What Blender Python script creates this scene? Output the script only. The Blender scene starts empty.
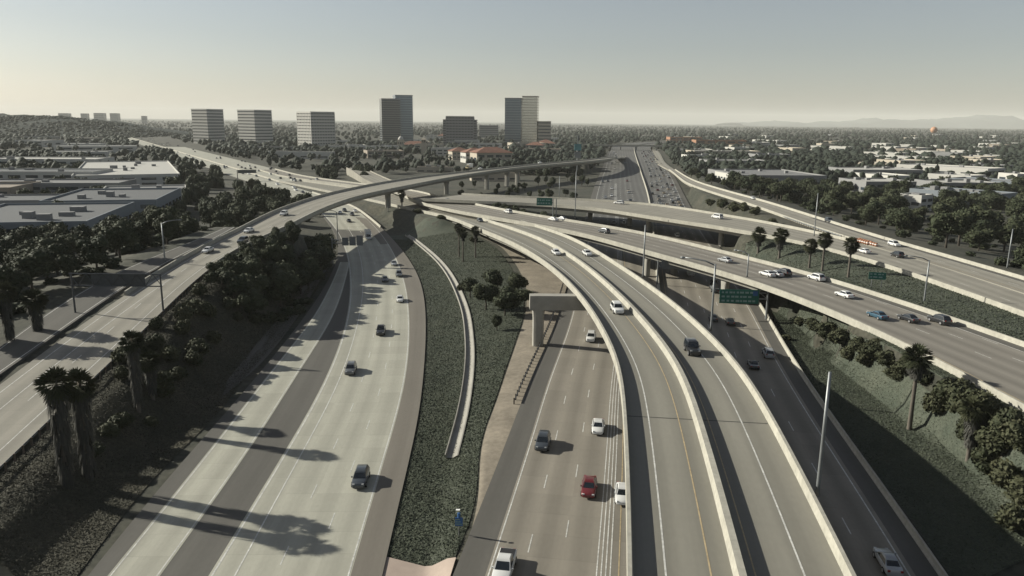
import bpy, bmesh, math, random
import numpy as np
from mathutils import Vector, Matrix

random.seed(7); RNG = np.random.default_rng(7)
SC = bpy.context.scene
COL = SC.collection

# ------------------------------------------------------------------ camera
F = 760.0; H = 44.5; ROLL = math.radians(.6); PITCH = math.atan(167 / 760.0)
CR_, SR_ = math.cos(ROLL), math.sin(ROLL)
FWD = np.array([0, math.cos(PITCH), -math.sin(PITCH)])
UP0 = np.array([0, math.sin(PITCH), math.cos(PITCH)])
RT0 = np.array([1., 0, 0])
RT = CR_ * RT0 + SR_ * UP0
UP = -SR_ * RT0 + CR_ * UP0
cd = bpy.data.cameras.new('camera'); cam = bpy.data.objects.new('camera', cd); COL.objects.link(cam)
cd.sensor_width = 36; cd.lens = F / 1024 * 36; cd.clip_start = 1; cd.clip_end = 60000
cam.matrix_world = Matrix(((RT[0], UP[0], -FWD[0], 0), (RT[1], UP[1], -FWD[1], 0), (RT[2], UP[2], -FWD[2], H), (0, 0, 0, 1)))
SC.camera = cam

# ------------------------------------------------------------------ sky, sun, exposure
SUN_EL = math.radians(25); SUN_AZ = math.radians(-73)      # sun stands to the left, a touch ahead
w = bpy.data.worlds.new('World'); SC.world = w; w.use_nodes = True
nt = w.node_tree; nt.nodes.clear()
sky = nt.nodes.new('ShaderNodeTexSky'); sky.sky_type = 'NISHITA'; sky.sun_disc = False
sky.sun_elevation = SUN_EL; sky.sun_rotation = SUN_AZ; sky.altitude = 100
sky.air_density = 1.0; sky.dust_density = .9; sky.ozone_density = 1.0
hs = nt.nodes.new('ShaderNodeHueSaturation'); hs.inputs['Saturation'].default_value = .56; hs.inputs['Value'].default_value = 1.0
bg = nt.nodes.new('ShaderNodeBackground'); bg.inputs['Strength'].default_value = .053
ou = nt.nodes.new('ShaderNodeOutputWorld')
nt.links.new(sky.outputs[0], hs.inputs['Color']); nt.links.new(hs.outputs[0], bg.inputs[0]); nt.links.new(bg.outputs[0], ou.inputs[0])
sl = bpy.data.lights.new('sun', 'SUN'); sl.energy = 5.0; sl.angle = math.radians(.5); sl.color = (1, .96, .83)
so = bpy.data.objects.new('sun', sl); COL.objects.link(so)
SUNV = Vector((math.sin(SUN_AZ) * math.cos(SUN_EL), math.cos(SUN_AZ) * math.cos(SUN_EL), math.sin(SUN_EL)))
so.rotation_euler = SUNV.to_track_quat('Z', 'Y').to_euler(); so.location = (-300, 0, 300)
SC.view_settings.view_transform = 'Standard'; SC.view_settings.look = 'None'
SC.view_settings.gamma = 1; SC.view_settings.use_curve_mapping = False
SC.view_settings.exposure = 0.72
SC.cycles.volume_bounces = 1; SC.cycles.max_bounces = 6; SC.cycles.use_denoising = True
HAZE = 0.00005

# ------------------------------------------------------------------ pixel -> place
def ray(px, py):
    return FWD + (px - 512) / F * RT + (288 - py) / F * UP
def G(px, py, z=0.):
    d = ray(px, py); t = (z - H) / d[2]
    return np.array([0, 0, H]) + d * t
def prof(tab):
    ys = [a for a, b in tab]; zs = [b for a, b in tab]
    return lambda p: float(np.interp(p[1], ys, zs))
def GP(px, py, pf, dz=0.):
    z = 0.
    for _ in range(25):
        p = G(px, py, z + dz); z = .5 * z + .5 * pf(p)
    p[2] = z
    return p

# ------------------------------------------------------------------ materials
MATS = {}
def mat(name, col, rough=.8, var=.25, scale=1.5, metal=0., bump=0., col2=None, coord='Object', spec=.3, detail=5, stretch=None, fine=0., finescale=20):
    if name in MATS: return MATS[name]
    m = bpy.data.materials.new(name); m.use_nodes = True; n = m.node_tree; b = n.nodes['Principled BSDF']
    b.inputs['Roughness'].default_value = rough; b.inputs['Metallic'].default_value = metal
    b.inputs['Specular IOR Level'].default_value = spec
    c2 = col2 or tuple(min(1, c * (1 + var)) for c in col); c1 = col if col2 else tuple(c * (1 - var) for c in col)
    tc = n.nodes.new('ShaderNodeTexCoord'); mp = n.nodes.new('ShaderNodeMapping')
    n.links.new(tc.outputs[coord], mp.inputs[0])
    if stretch: mp.inputs['Scale'].default_value = stretch
    no = n.nodes.new('ShaderNodeTexNoise'); no.inputs['Scale'].default_value = scale; no.inputs['Detail'].default_value = detail; no.inputs['Roughness'].default_value = .65
    n.links.new(mp.outputs[0], no.inputs['Vector'])
    rp = n.nodes.new('ShaderNodeValToRGB'); rp.color_ramp.elements[0].position = .32; rp.color_ramp.elements[1].position = .68
    rp.color_ramp.elements[0].color = (*c1, 1); rp.color_ramp.elements[1].color = (*c2, 1)
    n.links.new(no.outputs[0], rp.inputs[0]); out = rp.outputs[0]
    if fine:
        n2 = n.nodes.new('ShaderNodeTexNoise'); n2.inputs['Scale'].default_value = finescale; n2.inputs['Detail'].default_value = 3
        n.links.new(tc.outputs[coord], n2.inputs['Vector'])
        mr = n.nodes.new('ShaderNodeMapRange'); mr.inputs[1].default_value = .3; mr.inputs[2].default_value = .7; mr.inputs[3].default_value = 1 - fine; mr.inputs[4].default_value = 1 + fine
        n.links.new(n2.outputs[0], mr.inputs[0])
        mx = n.nodes.new('ShaderNodeMix'); mx.data_type = 'RGBA'; mx.blend_type = 'MULTIPLY'; mx.inputs[0].default_value = 1
        n.links.new(out, mx.inputs[6]); n.links.new(mr.outputs[0], mx.inputs[7]); out = mx.outputs[2]
    n.links.new(out, b.inputs['Base Color'])
    if bump:
        bp = n.nodes.new('ShaderNodeBump'); bp.inputs['Strength'].default_value = bump; bp.inputs['Distance'].default_value = .3
        n.links.new(no.outputs[0], bp.inputs['Height']); n.links.new(bp.outputs[0], b.inputs['Normal'])
    MATS[name] = m
    return m

def pavement(name, col, lane=3.66, off=0., wear=.16, joint=4.6, jdark=.11, patch=.16, rough=.85):
    """road surface: UV = metres across / along. Tyre-worn bands in each lane, slab joints, blotches, fine grain."""
    m = bpy.data.materials.new(name); m.use_nodes = True; n = m.node_tree; b = n.nodes['Principled BSDF']
    b.inputs['Roughness'].default_value = rough; b.inputs['Specular IOR Level'].default_value = .25
    uv = n.nodes.new('ShaderNodeUVMap'); sp = n.nodes.new('ShaderNodeSeparateXYZ'); n.links.new(uv.outputs[0], sp.inputs[0])
    def M(op, a, bb=None, c=None):
        k = n.nodes.new('ShaderNodeMath'); k.operation = op
        for i, v in enumerate((a, bb, c)):
            if v is None: continue
            if isinstance(v, (int, float)): k.inputs[i].default_value = v
            else: n.links.new(v, k.inputs[i])
        return k.outputs[0]
    def N(scale, sx, sy, det=4):
        mp = n.nodes.new('ShaderNodeMapping'); mp.inputs['Scale'].default_value = (sx, sy, 1); n.links.new(uv.outputs[0], mp.inputs[0])
        k = n.nodes.new('ShaderNodeTexNoise'); k.inputs['Scale'].default_value = scale; k.inputs['Detail'].default_value = det; k.inputs['Roughness'].default_value = .65
        n.links.new(mp.outputs[0], k.inputs['Vector']); return k.outputs[0]
    u = sp.outputs[0]; v = sp.outputs[1]
    ph = M('MULTIPLY', M('ADD', u, -off), 2 * math.pi / lane)
    band = M('MULTIPLY', M('SUBTRACT', 1., M('COSINE', ph)), .5)           # 1 mid lane, 0 at the lines
    band = M('MULTIPLY', band, M('ADD', M('MULTIPLY', N(1, .25, .02), .9), .55))
    streak = N(1, 1.3, .012, 3)
    blot = N(1, .05, .025)
    grain = N(1, 2.2, 1.0, 3)
    f = M('SUBTRACT', 1.0, M('MULTIPLY', band, wear))
    f = M('MULTIPLY', f, M('ADD', 1 - patch * .5 - .12, M('MULTIPLY', streak, .24)))
    f = M('MULTIPLY', f, M('ADD', 1 - patch, M('MULTIPLY', blot, 2 * patch)))
    f = M('MULTIPLY', f, M('ADD', .9, M('MULTIPLY', grain, .2)))
    if joint:
        fr = M('FRACT', M('DIVIDE', v, joint)); j = M('LESS_THAN', fr, .022)
        f = M('MULTIPLY', f, M('SUBTRACT', 1., M('MULTIPLY', j, jdark)))
        # slab-to-slab tone differences
        wn = n.nodes.new('ShaderNodeTexWhiteNoise'); wn.noise_dimensions = '2D'
        cb = n.nodes.new('ShaderNodeCombineXYZ'); n.links.new(M('FLOOR', M('DIVIDE', M('ADD', u, -off), lane)), cb.inputs[0]); n.links.new(M('FLOOR', M('DIVIDE', v, joint)), cb.inputs[1])
        n.links.new(cb.outputs[0], wn.inputs['Vector'])
        f = M('MULTIPLY', f, M('ADD', .94, M('MULTIPLY', wn.outputs['Value'], .12)))
    mx = n.nodes.new('ShaderNodeMix'); mx.data_type = 'RGBA'; mx.blend_type = 'MULTIPLY'; mx.inputs[0].default_value = 1
    mx.inputs[6].default_value = (*col, 1); n.links.new(f, mx.inputs[7]); n.links.new(mx.outputs[2], b.inputs['Base Color'])
    MATS[name] = m
    return m

pavement('concrete_light', (.345, .338, .286))
pavement('concrete_brown', (.225, .205, .172), wear=.24)
pavement('concrete_deck', (.215, .205, .174), wear=.2, joint=0, patch=.2)
pavement('concrete_ramp', (.255, .24, .205), wear=.18)
pavement('concrete_d', (.21, .194, .168), wear=.24, joint=0)
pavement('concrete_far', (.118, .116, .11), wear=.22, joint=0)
pavement('asphalt', (.06, .06, .06), wear=.1, joint=0, patch=.2)
pavement('shoulder_brown', (.165, .15, .128), wear=.1, joint=0, patch=.25)
pavement('asphalt_old', (.105, .10, .09), wear=.1, joint=0, patch=.25)
mat('barrier', (.295, .283, .243), .85, .14, .35, bump=.05, fine=.1, finescale=2)
mat('girder', (.24, .23, .205), .85, .12, .25, fine=.08)
mat('column', (.27, .258, .23), .85, .12, .5, fine=.08)
mat('paint', (.44, .435, .41), .7, .2, .6, fine=.25, finescale=3)
mat('paint_yellow', (.34, .27, .165), .7, .2, .6, fine=.2, finescale=3)
mat('joint', (.05, .048, .045), .9, .2)
mat('steel', (.20, .21, .215), .5, .12, 2, metal=.6)
mat('steel_dark', (.07, .075, .08), .6, .15, 2, metal=.3)
mat('wood_post', (.10, .08, .065), .9, .2, 3)
mat('sign_green', (.018, .115, .085), .5, .15, .8)
mat('sign_back', (.16, .17, .175), .55, .15, .7, metal=.3)
mat('sign_blue', (.03, .10, .26), .5, .1)
mat('sign_white', (.72, .72, .70), .5, .06)
mat('teal', (.06, .18, .20), .5, .15)
mat('orange', (.26, .115, .06), .6, .15)
mat('ground', (.028, .032, .024), .95, col2=(.060, .056, .042), scale=.05, bump=.3, fine=.3, finescale=.8)
mat('dirt', (.19, .165, .13), .95, .2, .15, bump=.2, fine=.15, finescale=1.5)
mat('pink', (.29, .235, .20), .9, .08, .5, fine=.06)
mat('iceplant', (.040, .049, .036), .9, col2=(.064, .070, .052), scale=.2, bump=.5, fine=.25, finescale=3)
mat('slope_brown', (.04, .041, .03), .95, col2=(.08, .072, .052), scale=.12, bump=.5, fine=.3, finescale=2)
mat('trunk', (.065, .055, .045), .95, .3, 2, bump=.4)
mat('palm_trunk', (.10, .088, .074), .95, .25, 3, bump=.4)
mat('hill', (.13, .14, .13), .95, .2, .002)
mat('glass_dark', (.03, .04, .05), .12, .15, .05, spec=.6)
mat('tyre', (.018, .018, .018), .9, .1)
mat('rim', (.35, .35, .36), .4, .1, metal=.7)
mat('car_glass', (.012, .016, .02), .08, .1, spec=.7)
mat('head_lamp', (.40, .41, .41), .2, .05, spec=.6)
mat('tail_lamp', (.17, .012, .012), .3, .05)
mat('black_trim', (.02, .02, .022), .7, .1)
def leafmat(name, c1, c2):
    m = bpy.data.materials.new(name); m.use_nodes = True; n = m.node_tree; b = n.nodes['Principled BSDF']
    b.inputs['Roughness'].default_value = .75; b.inputs['Specular IOR Level'].default_value = .15
    at = n.nodes.new('ShaderNodeAttribute'); at.attribute_name = 'tint'; oi = n.nodes.new('ShaderNodeObjectInfo')
    ad = n.nodes.new('ShaderNodeMath'); ad.operation = 'MULTIPLY_ADD'; ad.inputs[1].default_value = .45; n.links.new(oi.outputs['Random'], ad.inputs[0]); 
    hf = n.nodes.new('ShaderNodeMath'); hf.operation = 'MULTIPLY'; hf.inputs[1].default_value = .55; n.links.new(at.outputs['Fac'], hf.inputs[0]); n.links.new(hf.outputs[0], ad.inputs[2])
    rp = n.nodes.new('ShaderNodeValToRGB'); rp.color_ramp.elements[0].color = (*c1, 1); rp.color_ramp.elements[1].color = (*c2, 1)
    n.links.new(ad.outputs[0], rp.inputs[0]); n.links.new(rp.outputs[0], b.inputs['Base Color']); MATS[name] = m
leafmat('leaf', (.017, .025, .014), (.060, .066, .036))
leafmat('leaf_far', (.010, .016, .013), (.030, .037, .027))
leafmat('leaf_shrub', (.024, .030, .016), (.068, .068, .038))
leafmat('palm_leaf', (.022, .030, .015), (.066, .068, .038))
leafmat('palm_dead', (.028, .029, .026), (.070, .068, .060))
leafmat('cover', (.034, .044, .030), (.076, .085, .060))
leafmat('cover_brown', (.034, .035, .025), (.085, .078, .055))

# ------------------------------------------------------------------ mesh helpers
def tag(o, label=None, cat=None, group=None, kind=None):
    if label: o['label'] = label
    if cat: o['category'] = cat
    if group: o['group'] = group
    if kind: o['kind'] = kind
    return o
def link(name, me, parent=None, loc=None, rz=None):
    o = bpy.data.objects.new(name, me); COL.objects.link(o)
    if parent is not None: o.parent = parent
    if loc is not None: o.location = loc
    if rz is not None: o.rotation_euler = (0, 0, rz)
    return o
def empty(name, loc=(0, 0, 0), rz=0.):
    o = bpy.data.objects.new(name, None); COL.objects.link(o); o.empty_display_size = 1
    o.location = loc; o.rotation_euler = (0, 0, rz); return o
def mesh(name, V, Fc, m, smooth=False, uv=None, tint=None, idx=None):
    me = bpy.data.meshes.new(name); me.from_pydata([tuple(v) for v in V], [], [tuple(f) for f in Fc])
    for k in (m if isinstance(m, (list, tuple)) else [m]): me.materials.append(MATS[k])
    if idx is not None: me.polygons.foreach_set('material_index', np.asarray(idx, dtype=np.int32))
    if smooth: me.polygons.foreach_set('use_smooth', np.ones(len(me.polygons), dtype=bool))
    if uv is not None:
        l = me.uv_layers.new(name='UVMap'); li = np.empty(len(me.loops), dtype=np.int32); me.loops.foreach_get('vertex_index', li)
        l.data.foreach_set('uv', np.asarray(uv, dtype=np.float32)[li].ravel())
    if tint is not None:
        a = me.attributes.new('tint', 'FLOAT', 'POINT'); a.data.foreach_set('value', np.asarray(tint, dtype=np.float32))
    me.update(); return me
class MB:
    def __init__(s): s.V = []; s.F = []; s.I = []
    def add(s, V, Fc, i=0):
        o = len(s.V); s.V += [tuple(v) for v in V]; s.F += [tuple(o + k for k in f) for f in Fc]; s.I += [i] * len(Fc)
    def box(s, x0, x1, y0, y1, z0, z1, i=0):
        s.add([(x0, y0, z0), (x1, y0, z0), (x1, y1, z0), (x0, y1, z0), (x0, y0, z1), (x1, y0, z1), (x1, y1, z1), (x0, y1, z1)],
              [(3, 2, 1, 0), (4, 5, 6, 7), (0, 1, 5, 4), (1, 2, 6, 5), (2, 3, 7, 6), (3, 0, 4, 7)], i)
    def tube(s, pts, rads, n=8, i=0, cap=True):
        pts = [np.array(p, float) for p in pts]; V = []; Fc = []
        for k, (p, r) in enumerate(zip(pts, rads)):
            d = pts[min(k + 1, len(pts) - 1)] - pts[max(k - 1, 0)]; d /= np.linalg.norm(d) + 1e-9
            a = np.cross(d, [0, 0, 1] if abs(d[2]) < .9 else [1, 0, 0]); a /= np.linalg.norm(a); b = np.cross(d, a)
            V += [p + r * (math.cos(t) * a + math.sin(t) * b) for t in np.linspace(0, 2 * math.pi, n, endpoint=False)]
        for k in range(len(pts) - 1):
            for j in range(n): Fc.append((k * n + j, k * n + (j + 1) % n, (k + 1) * n + (j + 1) % n, (k + 1) * n + j))
        if cap: Fc.append(tuple(range(n - 1, -1, -1))); Fc.append(tuple(range((len(pts) - 1) * n, len(pts) * n)))
        s.add(V, Fc, i)
    def mesh(s, name, m, smooth=False): return mesh(name, s.V, s.F, m, smooth, idx=s.I)
def boxmesh(name, m, x0, x1, y0, y1, z0, z1):
    b = MB(); b.box(x0, x1, y0, y1, z0, z1); return b.mesh(name, m)

# ------------------------------------------------------------------ roads as swept curves
def curve(P, step=4., sigma=14., ext0=0., ext1=0.):
    P = np.array(P, float)
    # Catmull-Rom through the points, then even resampling, then Gaussian smoothing
    Q = np.vstack([2 * P[0] - P[1], P, 2 * P[-1] - P[-2]]); out = []
    for i in range(1, len(Q) - 2):
        n = max(4, int(np.linalg.norm(Q[i + 1] - Q[i]) / 2)); n = min(n, 400)
        t = np.linspace(0, 1, n, endpoint=False)[:, None]
        p0, p1, p2, p3 = Q[i - 1], Q[i], Q[i + 1], Q[i + 2]
        t0 = np.linalg.norm(p2 - p1) ; m1 = (p2 - p0) / (np.linalg.norm(p2 - p1) + np.linalg.norm(p1 - p0)) * t0; m2 = (p3 - p1) / (np.linalg.norm(p3 - p2) + np.linalg.norm(p2 - p1)) * t0
        out.append((2 * t**3 - 3 * t**2 + 1) * p1 + (t**3 - 2 * t**2 + t) * m1 + (-2 * t**3 + 3 * t**2) * p2 + (t**3 - t**2) * m2)
    D = np.vstack(out + [P[-1:]])
    s = np.r_[0, np.cumsum(np.linalg.norm(np.diff(D, axis=0), axis=1))]
    n = int(s[-1] / step) + 1; u = np.linspace(0, s[-1], n)
    R = np.stack([np.interp(u, s, D[:, k]) for k in range(3)], 1)
    def extend(R, d, at0):
        if d <= 0: return R
        m = int(d / step); m_ = min(4, len(R) - 1)
        if at0:
            v = (R[0] - R[m_]) / m_; return np.vstack([R[0] + v * k for k in range(m, 0, -1)] + [R])
        v = (R[-1] - R[-1 - m_]) / m_; return np.vstack([R] + [R[-1] + v * k for k in range(1, m + 1)])
    R = extend(R, ext0, True); R = extend(R, ext1, False)
    k = int(3 * sigma / step); g = np.exp(-.5 * (np.arange(-k, k + 1) * step / sigma)**2); g /= g.sum()
    A0 = 2 * R[0] - R[1:k + 1][::-1] if len(R) > k else np.repeat(R[:1], k, 0)
    A1 = 2 * R[-1] - R[-k - 1:-1][::-1] if len(R) > k else np.repeat(R[-1:], k, 0)
    if len(A0) < k: A0 = np.repeat(R[:1], k, 0); A1 = np.repeat(R[-1:], k, 0)
    E = np.vstack([A0, R, A1])
    return np.stack([np.convolve(E[:, j], g, 'valid') for j in range(3)], 1)
def gsm(a, k=6):
    g = np.exp(-.5 * (np.arange(-3 * k, 3 * k + 1) / k)**2); g /= g.sum()
    return np.convolve(np.pad(a, 3 * k, mode='edge'), g, 'valid')
class Road:
    def __init__(s, A, B, step=4., sigma=14., ext0=0., ext1=0., wfix=None):
        s.A = A if isinstance(A, np.ndarray) else curve(A, step, sigma, ext0, ext1)
        Bc = curve(B, 2., sigma, ext0 + 20 if ext0 else 0, ext1)
        T = np.gradient(s.A[:, :2], axis=0); T /= np.linalg.norm(T, axis=1)[:, None]; s.T = T
        Nn = np.stack([T[:, 1], -T[:, 0]], 1)
        D = Bc[None, :, :2] - s.A[:, None, :2]; dd = np.hypot(D[..., 0], D[..., 1]); j = dd.argmin(1)
        s.w = gsm(dd[np.arange(len(j)), j])
        side = np.sign(np.median(np.sum((Bc[j, :2] - s.A[:, :2]) * Nn, 1)))
        s.N = Nn * side
        s.S = np.r_[0, np.cumsum(np.linalg.norm(np.diff(s.A, axis=0), axis=1))]
        s.n = len(s.A)
    def pt(s, i, off, dz=0.):
        return np.array([s.A[i, 0] + s.N[i, 0] * off, s.A[i, 1] + s.N[i, 1] * off, s.A[i, 2] + dz])
    def near(s, x, y, t=.5):
        c = s.A[:, :2] + s.N * (s.w * t)[:, None]
        return int(np.argmin((c[:, 0] - x)**2 + (c[:, 1] - y)**2))
    def idx(s, y0, y1):
        k = np.where((s.A[:, 1] >= y0) & (s.A[:, 1] <= y1))[0]; return int(k.min()), int(k.max())
    def z(s, x, y): return s.A[s.near(x, y), 2]
    def offset(s, x, y):
        i = s.near(x, y); return i, float((x - s.A[i, 0]) * s.N[i, 0] + (y - s.A[i, 1]) * s.N[i, 1])
def sweep(name, R, sec, m, parent=None, i0=0, i1=None, closed=False, smooth=False, zs=None):
    """sec: (t, m, z): offset = t*width + m metres from edge A, z above the road."""
    i1 = R.n - 1 if i1 is None else i1; V = []; U = []; n = len(sec)
    for i in range(i0, i1 + 1):
        acc = 0.
        for k, (t, mm, z) in enumerate(sec):
            off = t * R.w[i] + mm
            zz = (zs(i) if (zs and z == 'z') else R.A[i, 2] + z)
            V.append((R.A[i, 0] + R.N[i, 0] * off, R.A[i, 1] + R.N[i, 1] * off, zz)); U.append((off, R.S[i]))
    Fc = []
    flip = (R.N[i0, 0] * R.T[i0, 1] - R.N[i0, 1] * R.T[i0, 0]) < 0
    for i in range(i1 - i0):
        for k in range(n if closed else n - 1):
            a = i * n + k; b = i * n + (k + 1) % n; c = (i + 1) * n + (k + 1) % n; d = (i + 1) * n + k
            Fc.append((a, d, c, b) if flip else (a, b, c, d))
    if closed: Fc.append(tuple(range(n))); Fc.append(tuple((i1 - i0) * n + k for k in range(n - 1, -1, -1)))
    me = mesh(name, V, Fc, m, smooth, uv=U)
    bm = bmesh.new(); bm.from_mesh(me)
    if closed: bmesh.ops.recalc_face_normals(bm, faces=bm.faces)
    else:
        for f in bm.faces:
            if f.normal.z < 0: f.normal_flip()
    bm.to_mesh(me); bm.free()
    return link(name, me, parent)
def line(R, t, m, parent, width=.14, i0=0, i1=None, col='paint', z=.012, name='lane_line'):
    return sweep(name, R, [(t, m - width / 2, z), (t, m + width / 2, z)], col, parent, i0, i1)
def dashes(R, t, m, parent, i0=0, i1=None, dash=3.66, gap=10.97, width=.13, z=.012, dmax=420, phase=0.):
    """painted lane dashes: each its own piece near the camera, one joined piece beyond"""
    i1 = R.n - 1 if i1 is None else i1; s = R.S[i0] + phase; far = MB()
    def P(ss, off):
        x = np.interp(ss, R.S, R.A[:, 0]); y = np.interp(ss, R.S, R.A[:, 1]); zz = np.interp(ss, R.S, R.A[:, 2]); nx = np.interp(ss, R.S, R.N[:, 0]); ny = np.interp(ss, R.S, R.N[:, 1]); ww = np.interp(ss, R.S, R.w)
        o = t * ww + m + off; return (x + nx * o, y + ny * o, zz + z)
    while s + dash < R.S[i1]:
        V = [P(s, -width / 2), P(s + dash, -width / 2), P(s + dash, width / 2), P(s, width / 2)]
        nz = np.cross(np.subtract(V[1], V[0]), np.subtract(V[2], V[0]))[2]
        if nz < 0: V = V[::-1]
        d = math.hypot(V[0][0], V[0][1])
        if d < dmax: link('lane_dash', mesh('lane_dash', V, [(0, 1, 2, 3)], 'paint'), parent)
        elif d < 1100: far.add(V, [(0, 1, 2, 3)])
        s += dash + gap
    if far.V: tag(link('far_lane_dashes', far.mesh('far_lane_dashes', 'paint'), parent), kind='stuff')
def px(L, pf, dz=0.): return [GP(a, b, pf, dz) for a, b in L]
def W(*a): return np.array(a, float)
# ------------------------------------------------------------------ the roads (traced edges on their own heights)
RN = np.array([.863, .505]); RD = np.array([-.505, .863])
def R0(c, s, z=0.): q = RN * c + RD * s; return W(q[0], q[1], z)
pR1 = prof([(60, -2), (300, -2), (430, -.8), (520, 0), (4000, 0)])
pFlat = prof([(0, 0), (9999, 0)])
pC = prof([(0, 12), (75, 12), (110, 11.2), (150, 10.5), (205, 10), (230, 9.3), (262, 8), (300, 6), (345, 4), (390, 2), (430, .8), (500, .1), (600, 0)])
pD = prof([(0, 8), (290, 8), (325, 7.2), (390, 5), (450, 3), (530, .8), (600, .1), (9999, 0)])
pE = prof([(0, 8), (360, 8), (385, 7.4), (410, 6.3), (460, 4)])
pF = prof([(0, 8), (375, 8), (440, 7), (560, 4.6), (660, 3), (800, 1), (1000, .1), (9999, 0)])
pR2 = prof([(60, 0.8), (84, 1.8), (95, 2.4), (113, 3.8), (141, 6), (179, 8.4), (213, 10.1), (260, 11.6), (300, 12), (700, 12), (800, 8), (900, 3.5), (1000, .4), (2000, 0)])

rd_left = Road(px([(382, 576), (398, 507), (406, 469), (417, 432), (423, 382), (426, 320), (421, 282), (406, 255), (386, 232), (370, 218), (352, 206)], pR1) + [R0(131, s) for s in (480, 650, 900, 1400, 2000, 2800)],
               px([(84, 576), (160, 477), (207, 432), (255, 377), (298, 327), (331, 272), (340, 250), (333, 230), (320, 213)], pR1) + [R0(113, s) for s in (430, 620, 900, 1400, 2000, 2800)], ext0=28)
rd_leftc = Road(px([(350.5, 576), (383.5, 462), (393, 432), (401, 405), (406, 382), (410, 335), (408, 297), (405, 282), (396, 257), (381, 233), (366, 218), (351, 206.5)], pR1) + [R0(131, s) for s in (480, 650, 900, 1400, 2000, 2800)],
                px([(210, 576), (256, 504), (281, 462), (297, 432), (323, 382), (342, 344), (348, 318), (350, 295), (349, 275), (348, 258), (341, 240), (325, 216)], pR1) + [R0(113.2, s) for s in (440, 620, 900, 1400, 2000, 2800)], ext0=28)
rd_coll = Road(px([(160, 576), (252, 447), (303, 365), (329, 326), (340, 300), (347, 275), (350, 262)], pR1), px([(107, 576), (222, 432), (256, 390), (306, 328), (328, 291), (338, 270), (342, 258)], pR1), ext0=28)
rd_right0 = Road([R0(164, s) for s in (560, 700, 1000, 1400, 2000, 2800)], [R0(133, s) for s in (560, 700, 1000, 1400, 2000, 2800)])
SBl = px([(485, 576), (512, 494), (533, 432), (544, 390), (571, 320), (598, 190), (605, 170), (611, 150)], pFlat) + [W(195, 1490, 0), W(265, 1720, 0), W(390, 1900, 0)]
MED = [W(18.5, 68, 0), W(24, 104, 0), W(35.5, 175, 0), W(80, 447, 0), W(117, 704, 0), W(199, 1270, 0), W(236, 1480, 0), W(303, 1690, 0), W(425, 1860, 0)]
NBr = px([(910, 576), (868, 507), (823, 439), (775, 360), (747, 305), (694, 222), (684, 206)], pFlat) + [W(142, 704, 0), W(226, 1270, 0), W(264, 1472, 0), W(330, 1668, 0), W(450, 1832, 0)]
rd_sb = Road(SBl, MED, ext0=30)
rd_nb = Road(NBr, MED, ext0=30)
C_left = px([(629, 576), (628, 462), (626, 407), (611, 342), (599, 320), (582, 292), (549, 262), (512, 241.5), (476, 227)], pC, .9) + px([(455, 219.5), (430, 213), (397, 206.5), (371, 200.5)], pC) + [R0(133.5, 560, 0)]
C_mid = px([(743, 576), (719, 482), (704, 432), (682, 365), (664, 342), (632, 305), (587, 265), (549, 241), (512, 227), (470, 214.5), (430, 206)], pC, .9) + [W(-58, 412, 1.4), W(-84, 462, .4), R0(141, 560, 0)]
C_right = px([(857, 576), (813, 487), (800, 462), (768, 407), (749, 382), (723, 342), (702, 320), (662, 292), (612, 260), (562, 232.5), (512, 218.5), (470, 209.5)], pC, .9) + [W(-52, 418, 1.4), W(-78, 468, .4), R0(148, 560, 0)]
cm = curve(C_mid, 4., 12., 28)
rd_cl = Road(cm, C_left, ext0=28); rd_cr = Road(cm, C_right, ext0=28)
D_up = px([(1024, 341), (938, 311), (893, 297), (830, 277), (768, 261), (702, 245), (637, 230), (574, 220), (512, 210), (455, 199), (436, 195), (416, 190)], pD, .9) + [W(-88, 505, 1.2), R0(163, 600, .1), R0(163, 700, 0)]
D_lo = px([(1024, 404), (918, 345), (860, 320), (823, 304), (768, 285), (712, 267), (652, 252), (587, 235), (562, 227), (520, 220.5), (455, 209.5), (424, 203)], pD, .9) + [W(-80, 470, 1.6), R0(147.5, 600, .1), R0(147.5, 700, 0)]
rd_d = Road(D_up, D_lo, ext0=60)
E_up = px([(1024, 290), (940, 263), (868, 242.5), (768, 221), (712, 212), (662, 204), (612, 200), (557, 197), (510, 195.5), (462, 193)], pE, .9)
E_lo = px([(1024, 311), (923, 275), (830, 247), (757, 232), (687, 222), (624, 212), (559, 204), (515, 201), (470, 198.5)], pE, .9)
rd_e = Road(E_up, E_lo, ext0=80)
F_up = px([(1024, 276), (958, 257), (893, 239), (830, 220), (768, 201), (727, 190), (695, 180), (677, 170)], pF, .9) + [W(170, 860, .8), W(210, 1100, .1), W(240, 1290, 0)]
F_lo = px([(1024, 289), (940, 262), (868, 242), (830, 231), (768, 209), (715, 192), (690, 183.5), (671, 170)], pF, .9) + [W(160, 862, .8), W(201, 1102, .1), W(231, 1291, 0)]
rd_f = Road(F_up, F_lo, ext0=80)
R2n = px([(7, 462), (50, 420), (107, 367), (145, 330), (162, 312), (212, 267), (256, 241)], pR2) + px([(281, 229), (313, 212), (356, 196), (406, 185.5), (456, 176), (512, 168)], pR2, .9) + [W(33, 590, 12), W(66, 642, 12), W(92, 712, 11), W(112, 800, 8), W(130, 900, 3.5), W(146, 1000, .4)]
R2f = px([(0, 383), (47, 346), (100, 311), (135, 288), (175, 267), (200, 254), (240, 227)], pR2) + px([(256, 217), (293, 203), (331, 192), (381, 181.5), (421, 176), (468, 170.5), (512, 166)], pR2, .9) + [W(24, 602, 12), W(55, 652, 12), W(80, 718, 11), W(100, 805, 8), W(118, 904, 3.5), W(134, 1003, .4)]
rd_r2 = Road(R2n, R2f, ext0=40)
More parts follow.
